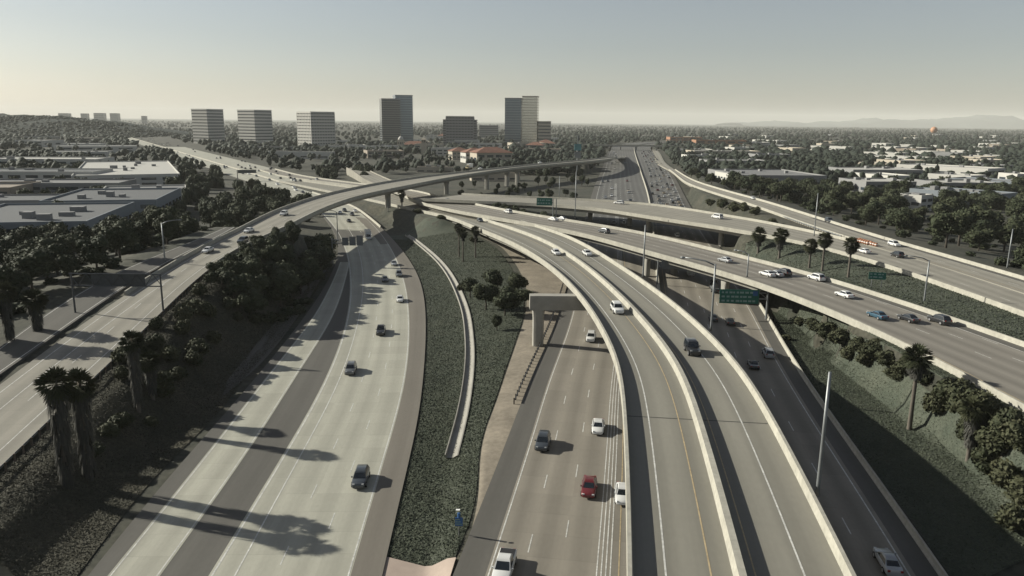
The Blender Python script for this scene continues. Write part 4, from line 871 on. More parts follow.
# domed hall and slim bell tower of the shopping centre
p = G(401, 150, 0); r = empty('domed_hall', (p[0], p[1], 0)); tag(r, 'small domed tower in front of the tall dark glass tower', 'building'); block('wall', 'wall_cream', r, 0, 0, 0, 9, 9, 15)
b = MB(); b.tube([(0, 0, 15), (0, 0, 17.5), (0, 0, 19.5), (0, 0, 20.6)], [4.2, 3.8, 2.4, .3], 12); link('dome', b.mesh('dome', 'wall_white', True), r); block('spire', 'wall_cream', r, 0, 0, 20.4, .6, .6, 3)
for s_ in (-1, 0, 1): block('window', 'glass_dark', r, s_ * 2.6, -4.55, 9, 1.2, .2, 3)
p = G(424, 157, 0); r = empty('bell_tower', (p[0], p[1], 0)); tag(r, 'slim cream tower standing in the shopping centre', 'tower'); block('shaft', 'wall_cream', r, 0, 0, 0, 6, 6, 17); block('belfry', 'wall_tan', r, 0, 0, 17, 4.6, 4.6, 4); b = MB(); b.add([(-3.6, -3.6, 0), (3.6, -3.6, 0), (3.6, 3.6, 0), (-3.6, 3.6, 0), (0, 0, 3)], [(0, 1, 4), (1, 2, 4), (2, 3, 4), (3, 0, 4), (3, 2, 1, 0)]); o = link('roof', b.mesh('roof', 'wall_cream'), r, (0, 0, 21))
for s_ in (-1, 1): block('window', 'glass_dark', r, s_ * 1.2, -2.35, 18, .9, .1, 2.2)

# ------------------------------------------------------------------ signs, gantries, lamps
mat('sign_letter', (.20, .30, .28), .6, .1)
def lettering(root, w, rows, h, z0, y=-.07):
    """rows of short illegible strokes, as the distant sign shows them"""
    rr = random.Random(3); k = 0
    for q in range(rows):
        x = -w * .45; z = z0 + h * (1 - (q + .7) / rows)
        while x < w * .34:
            l = rr.uniform(.35, .9); block('letter_stroke', 'sign_letter', root, x + l / 2, y, z, l, .03, h / rows * .42); x += l + rr.uniform(.15, .5)
def truss(root, x0, x1, z, name='truss_beam', y=0., m='steel', gap=1.1):
    b = MB()
    for zz in (z, z + gap): b.tube([(x0, y, zz), (x1, y, zz)], [.13, .13], 6)
    n_ = max(3, int(abs(x1 - x0) / 1.6)); xs_ = np.linspace(x0, x1, n_ + 1)
    for k in range(n_): b.tube([(xs_[k], y, z + gap * (k % 2)), (xs_[k + 1], y, z + gap * ((k + 1) % 2))], [.07, .07], 5)
    return tag(link(name, b.mesh(name, m), root))
def post(root, x, z0, z1, r=.22, y=0., m='steel'):
    b = MB(); b.tube([(x, y, z0), (x, y, z1)], [r, r * .85], 8); return link('post', b.mesh('post', m), root)
p = GP(766, 319, pFlat); h = hgt(p, 768, 289.5); r = empty('sign_gantry', p, -.06); tag(r, 'cantilever gantry carrying a big dark green sign over the lower freeway', 'sign')
sw = 9.0; post(r, 0, -.5, h, .28); truss(r, 0, -11.2, h - 2.3, gap=1.4)
pn = link('sign_panel', boxmesh('sign_panel', 'sign_green', -sw / 2, sw / 2, -.05, .05, 0, 3.3), r, (-6.6, -.35, h - 3.4)); lettering(pn, sw, 3, 3.0, .1); block('route_shield', 'sign_blue', pn, sw * .40, -.07, 1.9, 1.1, .04, 1.1)
p = GP(657, 285, pFlat); h = hgt(p, 657, 260.5); r = empty('sign_gantry', p, -.12); tag(r, 'sign gantry with grey panel backs under the wide overpass', 'sign'); post(r, 0, -.5, h, .25); truss(r, 0, 10.2, h - 1.6, gap=1.2)
link('sign_panel', boxmesh('sign_panel', 'sign_back', 0, 8.8, -.05, .05, 0, 2.3), r, (.9, -.3, h - 2.2))
p = GP(553, 216.5, pD); h = 7.; r = empty('sign_gantry', p + W(0, 2, 0), -.1); tag(r, 'green roadside sign on two posts at left end of wide overpass', 'sign'); post(r, 0, -2, h, .2); post(r, 1.3, -2, h, .2); truss(r, 0, -6.5, h - 1.8, gap=1.1); pn = link('sign_panel', boxmesh('sign_panel', 'sign_green', -3.1, 3.1, -.05, .05, 0, 3.), r, (-3.4, -.3, h - 2.9)); lettering(pn, 6, 2, 2.4, .3)
p = GT(880, 288); r = empty('roadside_sign', p, -.25); tag(r, 'small green guide sign on two posts in the grass verge', 'sign'); hh = hgt(p, 880, 272.5)
for x_ in (-1.1, 1.1): post(r, x_ - .9, -.4, hh - .2, .08)
pn = link('sign_panel', boxmesh('sign_panel', 'sign_green', -1.9, 1.9, -.04, .04, 0, 1.7), r, (-.9, -.12, hh - 1.7)); lettering(pn, 3.6, 2, 1.4, .2, -.05)
p = GP(163.5, 313, pR2); h = hgt(p, 161, 274.5); r = empty('sign_gantry', p, .0); tag(r, 'wide steel gantry spanning the left ramp with dark sign back', 'sign'); post(r, 0, -1, h, .2, m='steel_dark'); post(r, -17.6, -2, h, .2, m='steel_dark'); truss(r, .2, -18, h - 2.4, gap=2.4, m='steel_dark'); link('sign_panel', boxmesh('sign_panel', 'steel_dark', -13.8, -3.2, -.06, .06, 0, 2.5), r, (0, .25, h - 2.45))
p = GT(333, 266); h = hgt(p, 333, 238.); r = empty('sign_gantry', p, .05); tag(r, 'cantilever gantry with grey sign backs over the left freeway', 'sign'); post(r, 0, -.5, h, .2); truss(r, 0, 10.2, h - 1.7, gap=1.1)
for k in range(3): link('sign_panel', boxmesh('sign_panel', 'sign_back', 0, 2.1, -.05, .05, 0, 2.6 + .35 * k), r, (3.3 + 2.3 * k, -.3, h - 2.4))
p = G(240, 181, 0); r = empty('sign_gantry', p, .3); tag(r, 'dark sign gantry over the far freeway at upper left', 'sign'); post(r, -1.5, 0, 8, .3, m='steel_dark'); truss(r, -1.5, 12, 6, gap=1.4, m='steel_dark'); link('sign_panel', boxmesh('sign_panel', 'steel_dark', -1, 11.5, -.06, .06, 0, 2.4), r, (0, -.3, 5.6))
p = GT(459, 537); h = 3.0; r = empty('call_box', p); tag(r, 'small blue call box sign on a post at the median tip', 'sign'); post(r, 0, -.3, h, .06); pn = link('sign_panel', boxmesh('sign_panel', 'sign_blue', -.42, .42, -.03, .03, 0, 1.0), r, (0, -.08, h - 1.6)); lettering(pn, .8, 3, .8, .1, -.04); link('solar_panel', boxmesh('solar_panel', 'sign_white', -.22, .22, -.15, .15, 0, .06), r, (-.1, 0, h + .25)); b = MB(); b.tube([(0, 0, 0), (0, 0, .55)], [.16, .16], 8); link('call_cabinet', b.mesh('call_cabinet', 'sign_blue'), r, (0, -.05, h - .6))
p = G(577, 174, 0); h = hgt(p, 577, 144); r = empty('pylon_sign', p); tag(r, 'tall pylon with teal sign boards left of the central freeway', 'sign'); post(r, 0, 0, h, .8); block('sign_board', 'teal', r, 0, -.9, h - 5.5, 6, .8, 5.5); block('sign_board', 'sign_back', r, 0, -.9, h - 12, 5.5, .8, 5.5); block('spire', 'sign_back', r, 0, 0, h, .9, .9, 7)
def lamp(p, h, ang, arm, label, z0=0., double=False):
    r = empty('street_lamp', p); tag(r, label, 'street lamp', 'tall steel highway lamps')
    b = MB(); b.tube([(0, 0, z0 - .3), (0, 0, z0 + .6), (0, 0, h * .5), (0, 0, h)], [.26, .19, .17, .14], 8); link('pole', b.mesh('pole', 'steel', True), r)
    if arm:
        c, s = math.cos(ang), math.sin(ang); b = MB(); b.tube([(0, 0, h - .25), (c * arm * .3, s * arm * .3, h + .35), (c * arm * .7, s * arm * .7, h + .6), (c * arm, s * arm, h + .65)], [.13, .12, .11, .10], 6); am = link('arm', b.mesh('arm', 'steel', True), r)
        b = MB(); b.tube([(c * (arm - .2), s * (arm - .2), h + .6), (c * (arm + .25), s * (arm + .25), h + .62), (c * (arm + .6), s * (arm + .6), h + .6)], [.14, .24, .12], 6); link('lamp_head', b.mesh('lamp_head', 'sign_back'), am)
    return r
def lamp_px(a, b, ta, tb, pf, ang, arm, label, dz=0.):
    p = GP(a, b, pf) if pf else GT(a, b); h = hgt(p, ta, tb); return lamp(p, h, ang, arm, label)
lamp_px(817.5, 492, 829, 372, pC, 0, 0, 'tall bare lamp pole on the near right flyover parapet')
lamp_px(711, 329, 714.5, 264, pC, math.radians(155), 5.2, 'lamp post with long arm rising from the middle of the flyover parapet')
lamp_px(643, 276, 646, 225, pC, 0, 0, 'slim pole on the flyover parapet beside the overpass columns')
lamp_px(165, 262, 163, 223, pR2, math.radians(20), 4.0, 'lamp post with arm beside the left frontage ramp')
lamp_px(924, 302, 927.5, 260, None, math.radians(160), 4.4, 'lamp post with arm in the grass verge at right')
lamp_px(814, 236, 815, 193, pF, 0, 0, 'slim lamp pole beside the rightmost ramp')
lamp_px(1007, 268, 1012, 229, None, 0, 0, 'bare pole among the trees at the far right')
lamp_px(747, 277, 746.5, 254, pD, math.radians(150), 3., 'short lamp post on the near parapet of wide overpass')
lamp_px(575, 217, 576.5, 172, pD, 0, 0, 'tall thin pole behind the wide overpass left of freeway')
lamp_px(338, 244, 338, 212, pR1, math.radians(180), 3., 'lamp post at the left freeway edge below the curved ramp')
lamp_px(388, 212, 386, 197, None, 0, 0, 'short pale pole beside the curved ramp column')
lamp_px(559, 205, 560, 176, None, 0, 0, 'thin pole by the right columns of the curved ramp')
# crash cushion: a row of barrels
bm_ = MB(); bm_.tube([(0, 0, 0), (0, 0, .25), (0, 0, 1.05), (0, 0, 1.1)], [.46, .5, .44, .2], 10); barrel = bm_.mesh('barrel', 'orange', True); bm_ = MB(); bm_.tube([(0, 0, .5), (0, 0, .72)], [.495, .475], 10, cap=False); bandm = bm_.mesh('white_band', 'sign_white')
p0 = GP(858, 241.5, pE); p1 = GP(876, 246.5, pE); r = empty('crash_cushion', p0); tag(r, 'orange crash cushion barrels where the two right ramps join', 'crash cushion')
for k in range(9):
    q = p0 + (p1 - p0) * (k / 8.); 
    for s_ in ((-.6, .6) if k < 6 else (0,)): o = link('barrel', barrel, r, (q[0] - p0[0] + s_, q[1] - p0[1] + s_ * .3, .02)); link('white_band', bandm, o)
# balloon
p = G(934, 130, 0); D = 2600.; d = ray(934, 130); t = D / d[1]; c0 = np.array([0, 0, H]) + d * t; R_ = 3.2 / 760 * D
b = MB(); ns = 16; V = []; Fc = []
for i in range(11):
    a = math.pi * i / 10
    for j in range(ns * 2):
        t = math.pi * j / ns; rr = R_ * math.sin(a) * (1 - .03 * (j % 2)); V.append((rr * math.cos(t), rr * math.sin(t), R_ * math.cos(a)))
n2 = ns * 2; Fc = [(i * n2 + j, (i + 1) * n2 + j, (i + 1) * n2 + (j + 1) % n2, i * n2 + (j + 1) % n2) for i in range(10) for j in range(n2)]
b.add(V, Fc); r = empty('tethered_balloon', (c0[0], c0[1], c0[2] - R_)); tag(r, 'round orange balloon low over the right horizon', 'balloon'); mat('balloon', (.40, .22, .13), .6, .1); link('envelope', b.mesh('envelope', 'balloon', True), r, (0, 0, R_)); block('gondola', 'wall_tan', r, 0, 0, -5, 7, 7, 2); 
b = MB(); b.tube([(0, 0, -c0[2] + R_), (0, 0, -3)], [.15, .15], 5); link('tether', b.mesh('tether', 'steel_dark'), r)
# road bridge over the far end of the central freeway
r = empty('far_overpass', (187, 1262, 0), -.12); tag(r, 'thin road bridge crossing the far end of the central freeway', 'bridge'); block('deck', 'girder', r, 0, 0, 6.2, 150, 14, 1.6)
for s_ in (-1, 1): block('parapet', 'barrier', r, 0, s_ * 6.8, 7.8, 150, .4, 1.)
for x_ in (-48, -12, 14, 46): block('column', 'column', r, x_, 0, 0, 1.6, 10, 6.2)
for s_ in (-1, 1):
    b = MB(); b.add([(s_ * 75, -9, 7.7), (s_ * 75, 9, 7.7), (s_ * 170, 9, 0), (s_ * 170, -9, 0), (s_ * 75, -26, 0), (s_ * 75, 26, 0)], [(0, 1, 2, 3), (0, 3, 4), (1, 5, 2), (0, 4, 5, 1)]); link('approach_bank', b.mesh('approach_bank', 'ground'), r)
# ------------------------------------------------------------------ trees
ICO = {}
def ico(sub):
    if sub not in ICO:
        bm = bmesh.new(); bmesh.ops.create_icosphere(bm, subdivisions=sub, radius=1); bm.verts.ensure_lookup_table()
        ICO[sub] = (np.array([v.co[:] for v in bm.verts]), np.array([[v.index for v in f.verts] for f in bm.faces])); bm.free()
    return ICO[sub]
def nmesh(name, V, Fc, m, tint, smooth=False, n=3):
    """fast mesh from arrays (all faces with n corners)"""
    me = bpy.data.meshes.new(name); V = np.asarray(V, np.float32); Fc = np.asarray(Fc, np.int32)
    me.vertices.add(len(V)); me.vertices.foreach_set('co', V.ravel()); me.loops.add(Fc.size); me.loops.foreach_set('vertex_index', Fc.ravel())
    me.polygons.add(len(Fc)); me.polygons.foreach_set('loop_start', np.arange(0, Fc.size, n, dtype=np.int32))
    if hasattr(me.polygons[0], 'loop_total'):
        try: me.polygons.foreach_set('loop_total', np.full(len(Fc), n, np.int32))
        except Exception: pass
    if smooth: me.polygons.foreach_set('use_smooth', np.ones(len(Fc), bool))
    me.materials.append(MATS[m]); a = me.attributes.new('tint', 'FLOAT', 'POINT'); a.data.foreach_set('value', np.asarray(tint, np.float32)); me.update(calc_edges=True); me.validate(); return me
def leaf_quads(C, Nr, size, rng, jit=.8):
    n = len(C); a = rng.normal(size=(n, 3)); Nn = Nr + jit * rng.normal(size=(n, 3)); Nn /= np.linalg.norm(Nn, axis=1)[:, None]
    u = np.cross(Nn, a); u /= np.linalg.norm(u, axis=1)[:, None]; v = np.cross(Nn, u); s = (size * rng.uniform(.6, 1.4, n))[:, None]
    V = np.stack([C - u * s * .5, C + v * s * .32, C + u * s * .5, C - v * s * .32], 1).reshape(-1, 3)
    return V, np.arange(4 * n).reshape(n, 4)
def crown_mesh(seed, lobes=11, n=2300, leaf=.13, flat=.85, m='leaf', spread=.62, tall=1.):
    rng = np.random.default_rng(seed); Cs = []; Rs = []
    for k in range(lobes):
        d = rng.normal(size=3); d /= np.linalg.norm(d); rad = spread * rng.uniform(.35, 1.) if k else 0
        Cs.append(d * rad * np.array([1, 1, flat * tall]) + [0, 0, 0]); Rs.append(rng.uniform(.26, .44) if k else .5)
    Cs = np.array(Cs); Rs = np.array(Rs); V = []; Fq = []; tn = []
    bv, bf = ico(2); off = 0; Vt = []; Ft = []
    for c, r in zip(Cs, Rs):     # solid cores added inside the lobes to block light
        q = bv * r * .80 * (1 + .22 * np.sin(bv[:, :1] * 7 + seed) * np.sin(bv[:, 1:2] * 6 + c[0] * 9) + .12 * rng.normal(size=(len(bv), 1))) + c; Vt.append(q); Ft.append(bf + off); off += len(bv)
    Vt = np.vstack(Vt); Ft = np.vstack(Ft)
    per = (Rs**2 / (Rs**2).sum() * n).astype(int); LC = []; LN = []; LT = []
    for c, r, k in zip(Cs, Rs, per):
        d = rng.normal(size=(k, 3)); d /= np.linalg.norm(d, axis=1)[:, None]; rr = r * rng.uniform(.78, 1.18, (k, 1)); LC.append(c + d * rr * np.array([1, 1, .9])); LN.append(d); LT.append(np.full(k, rng.uniform(.2, .8)) + rng.uniform(-.3, .3, k))
    LC = np.vstack(LC); LN = np.vstack(LN); LT = np.clip(np.concatenate(LT), 0, 1)
    LV, LF = leaf_quads(LC, LN, leaf, rng)
    Ft4 = np.c_[Ft, Ft[:, 2:3]]    # triangles stay triangles below
    V = np.vstack([LV, Vt]); tint = np.concatenate([np.repeat(LT, 4), np.full(len(Vt), .18)])  # cores get a fixed dark tint, shade painted inside the crown
    L3 = np.vstack([LF[:, [0, 1, 2]], LF[:, [0, 2, 3]], Ft + len(LV)])
    return nmesh('crown', V, L3, m, tint)
CROWNS = [crown_mesh(10 + k, lobes=9 + k % 4, flat=[.8, .95, .7, 1.1, .85, .75][k % 6]) for k in range(7)]
SHRUBS = [crown_mesh(40 + k, lobes=7, n=1300, leaf=.17, flat=.6, m='leaf_shrub', spread=.6) for k in range(4)]
TALLS = [crown_mesh(60 + k, lobes=12, n=1800, flat=1.7, spread=.5, leaf=.12) for k in range(3)]
def trunk_mesh(seed):
    rr = random.Random(seed); b = MB(); b.tube([(0, 0, -.25), (.01, 0, .35), (.02, .01, .7), (0, .02, 1.)], [.055, .04, .032, .02], 7)
    for k in range(4):
        a = rr.uniform(0, 6.28); z = rr.uniform(.45, .75); l = rr.uniform(.25, .42); b.tube([(0, 0, z), (math.cos(a) * l * .6, math.sin(a) * l * .6, z + .16), (math.cos(a) * l, math.sin(a) * l, z + .34)], [.024, .016, .008], 5)
    return b.mesh('trunk', 'trunk', True)
TRUNKS = [trunk_mesh(k) for k in range(3)]
NT = [0]
def tree(p, h, r, label, group=None, kind='tree', name=None, cat=None):
    """h total height, r crown radius"""
    k = NT[0]; NT[0] += 1; rz = random.uniform(0, 6.28)
    if kind == 'shrub':
        root = empty(name or 'shrub', p, rz); tag(root, label, cat or 'shrub', group); o = link('foliage', SHRUBS[k % 4], root, (0, 0, h * .42)); o.scale = (r, r, h * .72); t = link('stem', TRUNKS[k % 3], root); t.scale = (r * .5, r * .5, h * .5); return root
    cm_ = TALLS[k % 3] if kind == 'tall' else CROWNS[k % 7]
    root = empty(name or {'tree': 'broadleaf_tree', 'tall': 'eucalyptus_tree'}[kind], p, rz); tag(root, label, cat or 'tree', group)
    vs = (h * .46) if kind == 'tree' else h * .30; cz = h - vs * .95 if kind == 'tree' else h * .62
    o = link('crown', cm_, root, (0, 0, cz)); o.scale = (r, r, vs if kind == 'tree' else vs); t = link('trunk', TRUNKS[k % 3], root); t.scale = (h * .6, h * .6, h * .75); return root
def grove(n, xr, yr, hr, label, group, gap=3., kind='tree', rf=(.36, .5), mind=3.5, ok=None, cap=None):
    got = []; tries = 0
    while len(got) < n and tries < n * 40:
        tries += 1; x, y = random.uniform(*xr), random.uniform(*yr)
        if road_gap(x, y) < gap or in_bld(x, y, 3) or (ok and not ok(x, y)) or any((x - a)**2 + (y - b)**2 < mind**2 for a, b in got): continue
        h = random.uniform(*hr)
        if cap: h = min(h, cap(x, y) - tz(x, y))
        if h < 2.: continue
        got.append((x, y)); tree((x, y, tz(x, y)), h, h * random.uniform(*rf), label, group, kind)
    return got
grove(38, (-74, -48), (158, 300), (7, 11.5), 'dark broadleaf tree in the grove between left ramp and left freeway', 'grove between left ramp and left freeway', 3.2, rf=(.46, .62), ok=lambda x, y: x < -53 - (300 - y) * .035, cap=lambda x, y: rd_r2.z(x, y) + (4. if y < 235 else 1.5))
grove(30, (-195, -98), (165, 262), (9, 13), 'tall dark tree in front of the long grey office building', 'trees in front of the long grey office', 5, rf=(.42, .55), mind=6)
grove(20, (-68, -50), (112, 165), (2, 4.2), 'dark shrub on the slope under the left ramp guard rail', 'shrubs under the left ramp', 2.2, 'shrub', (.6, .9), 2.2, lambda x, y: x < -57)
grove(50, (-200, -92), (128, 330), (7, 12), 'dark tree in the belt left of the frontage ramp', 'trees left of the frontage ramp', 4.5, rf=(.45, .62), mind=6, ok=lambda x, y: x > -y * .72 - 6)
grove(14, (-150, -100), (330, 430), (8, 13), 'dark tree between business park and left freeway', 'trees between business park and left freeway', 5, rf=(.45, .6), mind=7)
grove(98, (136, 400), (175, 520), (8, 14), 'tree in the dense dark wood right of the rightmost ramp', 'dense wood right of the ramps', 4.2, rf=(.5, .68), mind=7, ok=lambda x, y: x < y * .73 + 6)
grove(24, (-32, 18), (322, 374), (3.6, 6), 'bushy tree between the wide overpass and the ramp overpass', 'trees between the two overpasses', 2.6, rf=(.5, .65))
grove(22, (-40, 60), (415, 540), (4, 7), 'rounded tree between the ramp overpass and the curved ramp', 'trees behind the ramp overpass', 3.)
grove(10, (10, 55), (520, 640), (5, 9), 'shrubby tree near the far columns of the curved ramp', 'trees by the far ramp columns', 4)
grove(14, (98, 150), (330, 620), (5, 9), 'tree between the central freeway and the rightmost ramp', 'trees between freeway and rightmost ramp', 4)
grove(10, (-150, -95), (300, 420), (6, 9), 'tree beside the left ramp where the bridge begins', 'trees where the ramp bridge begins', 4, cap=lambda x, y: rd_r2.z(x, y) + .5)
def T(a, b, h, r, label, kind='tree', group=None): tree(GT(a, b), h, r, label, group, kind)
for a, b, h, r, l in ((470, 298, 6.5, 3.6, 'leftmost rounded tree of the median clump'), (486, 310, 7.5, 4.2, 'large tree in the middle of the median clump'), (505, 316, 7.5, 4.2, 'large tree of the median clump nearest the flyover'), (524, 308, 5.5, 3.4, 'tree of the median clump touching the dirt strip'), (494, 292, 7, 4., 'back tree of the median clump'), (515, 296, 6.5, 3.6, 'back right tree of the median clump')): T(a, b, h, r, l)
for a, b, h, r in ((108, 436, 2.2, 2.2), (122, 428, 2.6, 2.4), (165, 395, 2.6, 2.4), (180, 380, 2.8, 2.6), (150, 425, 1.6, 1.8), (96, 455, 1.8, 1.8), (192, 365, 3, 2.6)): T(a, b, h, r, 'dark shrub on the lower left slope among the palms', 'shrub', 'shrubs among the left palms')
T(497, 331, 4.2, 1.8, 'small lone tree below the median clump')
for a, b, h, r, l in ((462, 291, 2.6, 2.2, 'shrub at the left foot of the median clump'), (418, 213, 2.5, 3.6, 'dark shrub at the tip of the green median'), (440, 219, 2.0, 3, 'low shrub beside the flyover start'), (474, 242, 2.2, 2.5, 'low shrub near the median palms')): T(a, b, h, r, l, 'shrub')
for k, (a, b, h, r) in enumerate(((800, 326, 2.4, 2.4), (813, 331, 3, 3), (826, 336, 3.4, 3.4), (842, 345, 3.6, 3.4), (858, 352, 3.2, 3.2), (872, 356, 3.4, 3.2), (886, 364, 2.8, 2.8), (866, 366, 3, 3), (848, 357, 2.6, 2.8), (905, 373, 2.8, 2.6), (786, 340, 1.4, 1.6), (895, 380, 2.4, 2.4))): T(a, b, h, r, 'shrub in the row on the green embankment below the wide overpass', 'shrub', 'shrubs on the embankment')
for k, (a, b, h, r) in enumerate(((938, 412, 4, 3), (952, 404, 4.4, 3.2), (966, 414, 4.4, 3.4), (985, 420, 4.4, 3.4), (1004, 436, 4.6, 3.4), (1022, 452, 4.4, 3.4), (985, 470, 3.8, 3), (1005, 488, 4, 3.2), (1020, 505, 4, 3.2), (996, 455, 4.4, 3.2), (972, 440, 3.4, 2.6), (1014, 530, 3.4, 2.8), (925, 385, 3, 2.4))): T(a, b, h, r, 'large bush in the mass at the bottom right slope', 'shrub', 'bushes at the bottom right')
for k, (a, b, h, r) in enumerate(((710, 206, 4, 3.4), (721, 208, 5, 4), (733, 212, 5, 4), (743, 211, 4.6, 3.6), (755, 215, 4, 3), (772, 226, 3.4, 2.8), (776, 229, 2.4, 2.2))): T(a, b, h, r, 'dark bush between the ramp overpass and the rightmost ramp', 'shrub', 'bushes between the right ramps')

# palms
def fan(rng, n_leaf, rmin, rmax, up0, up1, L, m, seed):
    V = []; Fc = []; tn = []
    for k in range(n_leaf):
        az = rng.uniform(0, 2 * math.pi); el = rng.uniform(up0, up1); d = np.array([math.cos(az) * math.cos(el), math.sin(az) * math.cos(el), math.sin(el)]); s = np.array([-math.sin(az), math.cos(az), 0]); n_ = np.cross(d, s)
        l = L * rng.uniform(.8, 1.15); base = d * l * .45; t = rng.uniform(0, 1); o = len(V); V += [d * .12, base - s * .035 * L, base + s * .035 * L]; Fc += [(o, o + 1, o + 2)]; tn += [t] * 3
        nb = 6
        for q in range(nb):
            a0 = -1.15 + 2.3 * q / nb; a1 = a0 + 2.3 / nb * .72; am = (a0 + a1) / 2; o = len(V); w_ = l * .62
            tip = base + (d * math.cos(am) + s * math.sin(am)) * w_ - n_ * 0 + np.array([0, 0, -.16 * w_]); p1 = base + (d * math.cos(a0) + s * math.sin(a0)) * w_ * .55 + n_ * .03; p2 = base + (d * math.cos(a1) + s * math.sin(a1)) * w_ * .55 - n_ * .03
            V += [base, p1, tip, p2]; Fc += [(o, o + 1, o + 2), (o, o + 2, o + 3)]; tn += [np.clip(t + rng.uniform(-.2, .2), 0, 1)] * 4
    return nmesh('palm_part', np.array(V), np.array(Fc), m, tn)
PALM = []
for k in range(3):
    rng = np.random.default_rng(90 + k); PALM.append((fan(rng, 100, 0, 1, -1.15, 1.45, 1.7, 'palm_leaf', k), fan(rng, 60, 0, 1, -1.5, -.85, 1.7, 'palm_dead', k)))
def skirt(seed, n=420):
    rng = np.random.default_rng(seed); V = []; Fc = []; tn = []
    for k in range(n):
        z = rng.uniform(-1, 0); r = .52 + .38 * (1 + z) + rng.uniform(-.1, .15); a = rng.uniform(0, 2 * math.pi); c, s = math.cos(a), math.sin(a); w_ = rng.uniform(.07, .16); l = rng.uniform(.10, .2); o = len(V)
        V += [(c * r * .8 - s * w_, s * r * .8 + c * w_, z), (c * r * .8 + s * w_, s * r * .8 - c * w_, z), (c * (r + .14), s * (r + .14), z - l)]; Fc.append((o, o + 1, o + 2)); tn += [rng.uniform(0, 1)] * 3
    return nmesh('dead_skirt', np.array(V), np.array(Fc), 'palm_dead', tn)
SK = [skirt(k) for k in range(2)]
bt = MB(); bt.tube([(0, 0, -.06), (0, 0, .03), (.01, 0, .4), (.015, .01, .8), (.0, .0, 1.)], [1.5, 1.15, .95, .85, .9], 9); PTR = bt.mesh('trunk', 'palm_trunk', True)
NP = [0]
def palm(base, top, label, head=1., sk=0., group='fan palms', world=None):
    k = NP[0]; NP[0] += 1; p = GT(*base) if world is None else world; h = max(3.5, hgt(p, *top) - 1.2 * head); r = empty('fan_palm', p, k * 1.3); tag(r, label, 'palm tree', group)
    o = link('trunk', PTR, r); o.scale = (.24 * max(.8, head), .24 * max(.8, head), h); lv, dd = PALM[k % 3]
    o = link('crown', lv, r, (0, 0, h)); o.scale = (head,) * 3; tag(o, kind='stuff'); o = link('dead_fronds', dd, r, (0, 0, h - .15)); o.scale = (head * .95,) * 3; tag(o, kind='stuff')
    if sk: o = link('dead_skirt', SK[k % 2], r, (0, 0, h - .6)); o.scale = (.98 * head, .98 * head, h * sk); tag(o, kind='stuff')
palm((68, 486), (54, 372), 'shaggy fan palm at bottom left, left one of the close pair', 1.25, .95)
palm((90, 478), (83, 373), 'shaggy fan palm at bottom left, right one of the close pair', 1.25, .95)
palm((139, 412), (131, 333), 'slimmer fan palm on the left slope behind the close pair', 1.05, .75); palm((153, 400), (154, 353), 'short pale fan palm on the left slope beside the slimmer one', 1.05, .7)
palm((11, 343), (9, 284), 'fan palm at the left edge beyond the frontage lane', 1.2, .8); palm((38, 332), (36, 291), 'bushy fan palm left of the sign gantry foot', 1.4, .9)
palm((459, 257), (457, 224), 'left palm of the three on the median above the tree clump', 1., .2); palm((463, 262), (463, 229), 'front palm of the three on the median', 1., .2); palm((475.5, 258), (475, 227), 'right palm of the three on the median', 1., .2)
palm((402, 208), (402, 190.5), 'palm standing under the curved ramp beside its column', 1.2, .5)
for a, b, c, d_, l in ((758, 253, 760.6, 228.5, 'first palm from left behind the wide overpass'), (779, 258.5, 782, 229.5, 'second palm from left behind the wide overpass'), (809, 268.5, 811, 240, 'third and shortest palm behind the wide overpass'), (822, 271.5, 824, 233.5, 'fourth palm from left behind the wide overpass'), (848, 278, 849.5, 238.5, 'fifth, rightmost palm behind the wide overpass')): palm((a, b), (c, d_), l, 1.45 if a < 800 else 1.25, .5 if a < 800 else .2, 'palms in a row behind the wide overpass')
palm((909, 430), (914, 348), 'tall palm with straight trunk on the right embankment', 1.3, .22); palm((967, 464), (967, 399), 'shorter shaggy palm on the right embankment near bushes', 1.15, .55)
palm((252, 201), (251, 180.5), 'lone palm beside the far left freeway', 1.3, .6)

# ------------------------------------------------------------------ far woods, hills, ground cover
bv0, bf0 = ico(1)
def woods(name, P, S, label, sub=1, m='leaf_far'):
    bv, bf = ico(sub); n = len(P); rng = np.random.default_rng(5); V = np.repeat(bv[None], n, 0) * (1 + .24 * rng.normal(size=(n, len(bv), 1)))
    V = V * S[:, None, :] + P[:, None, :]; Fc = bf[None] + (np.arange(n) * len(bv))[:, None, None]; tn = np.repeat(rng.uniform(0, 1, n), len(bv)) + np.tile(np.zeros(len(bv)), n)
    me = nmesh(name, V.reshape(-1, 3), Fc.reshape(-1, 3), m, np.clip(tn + rng.uniform(-.25, .25, len(tn)), 0, 1), True); o = link(name, me); tag(o, label, 'trees', kind='stuff'); return o
rng = np.random.default_rng(11); P = []; S = []
def density(x, y):
    v = math.sin(x * .011 + 1.7 * math.sin(y * .004)) + math.sin(y * .0062 + x * .003 + 1) + .6 * math.sin(x * .03 + y * .021)
    return v
cnt = 0
while len(P) < 13000 and cnt < 60000:
    cnt += 1; a = rng.uniform(-60, 1084); b = 117.5 + .0105 * a + .3 + 62 * rng.uniform() ** 1.9; g = G(a, b, 0); x, y = g[0], g[1]
    if y > 9500 or y < 430: continue
    if abs(x) < 350 and y < 640 and not (x > 140 or x < -260): continue
    dn = density(x, y)
    if dn < (-.9 if x > 120 else -.3 if x < -500 else -.1) and rng.uniform() < .85: continue
    if y < 3000 and (road_gap(x, y) < 9 or in_bld(x, y, 5)): continue
    # keep the sight lines over the freeways open
    h = rng.uniform(5, 11) * (1 if y < 2500 else 1.15); r = h * rng.uniform(.4, .7); P.append((x, y, h * .5)); S.append((r, r, h * .55))
P = np.array(P); S = np.array(S); nr = P[:, 1] < 1000
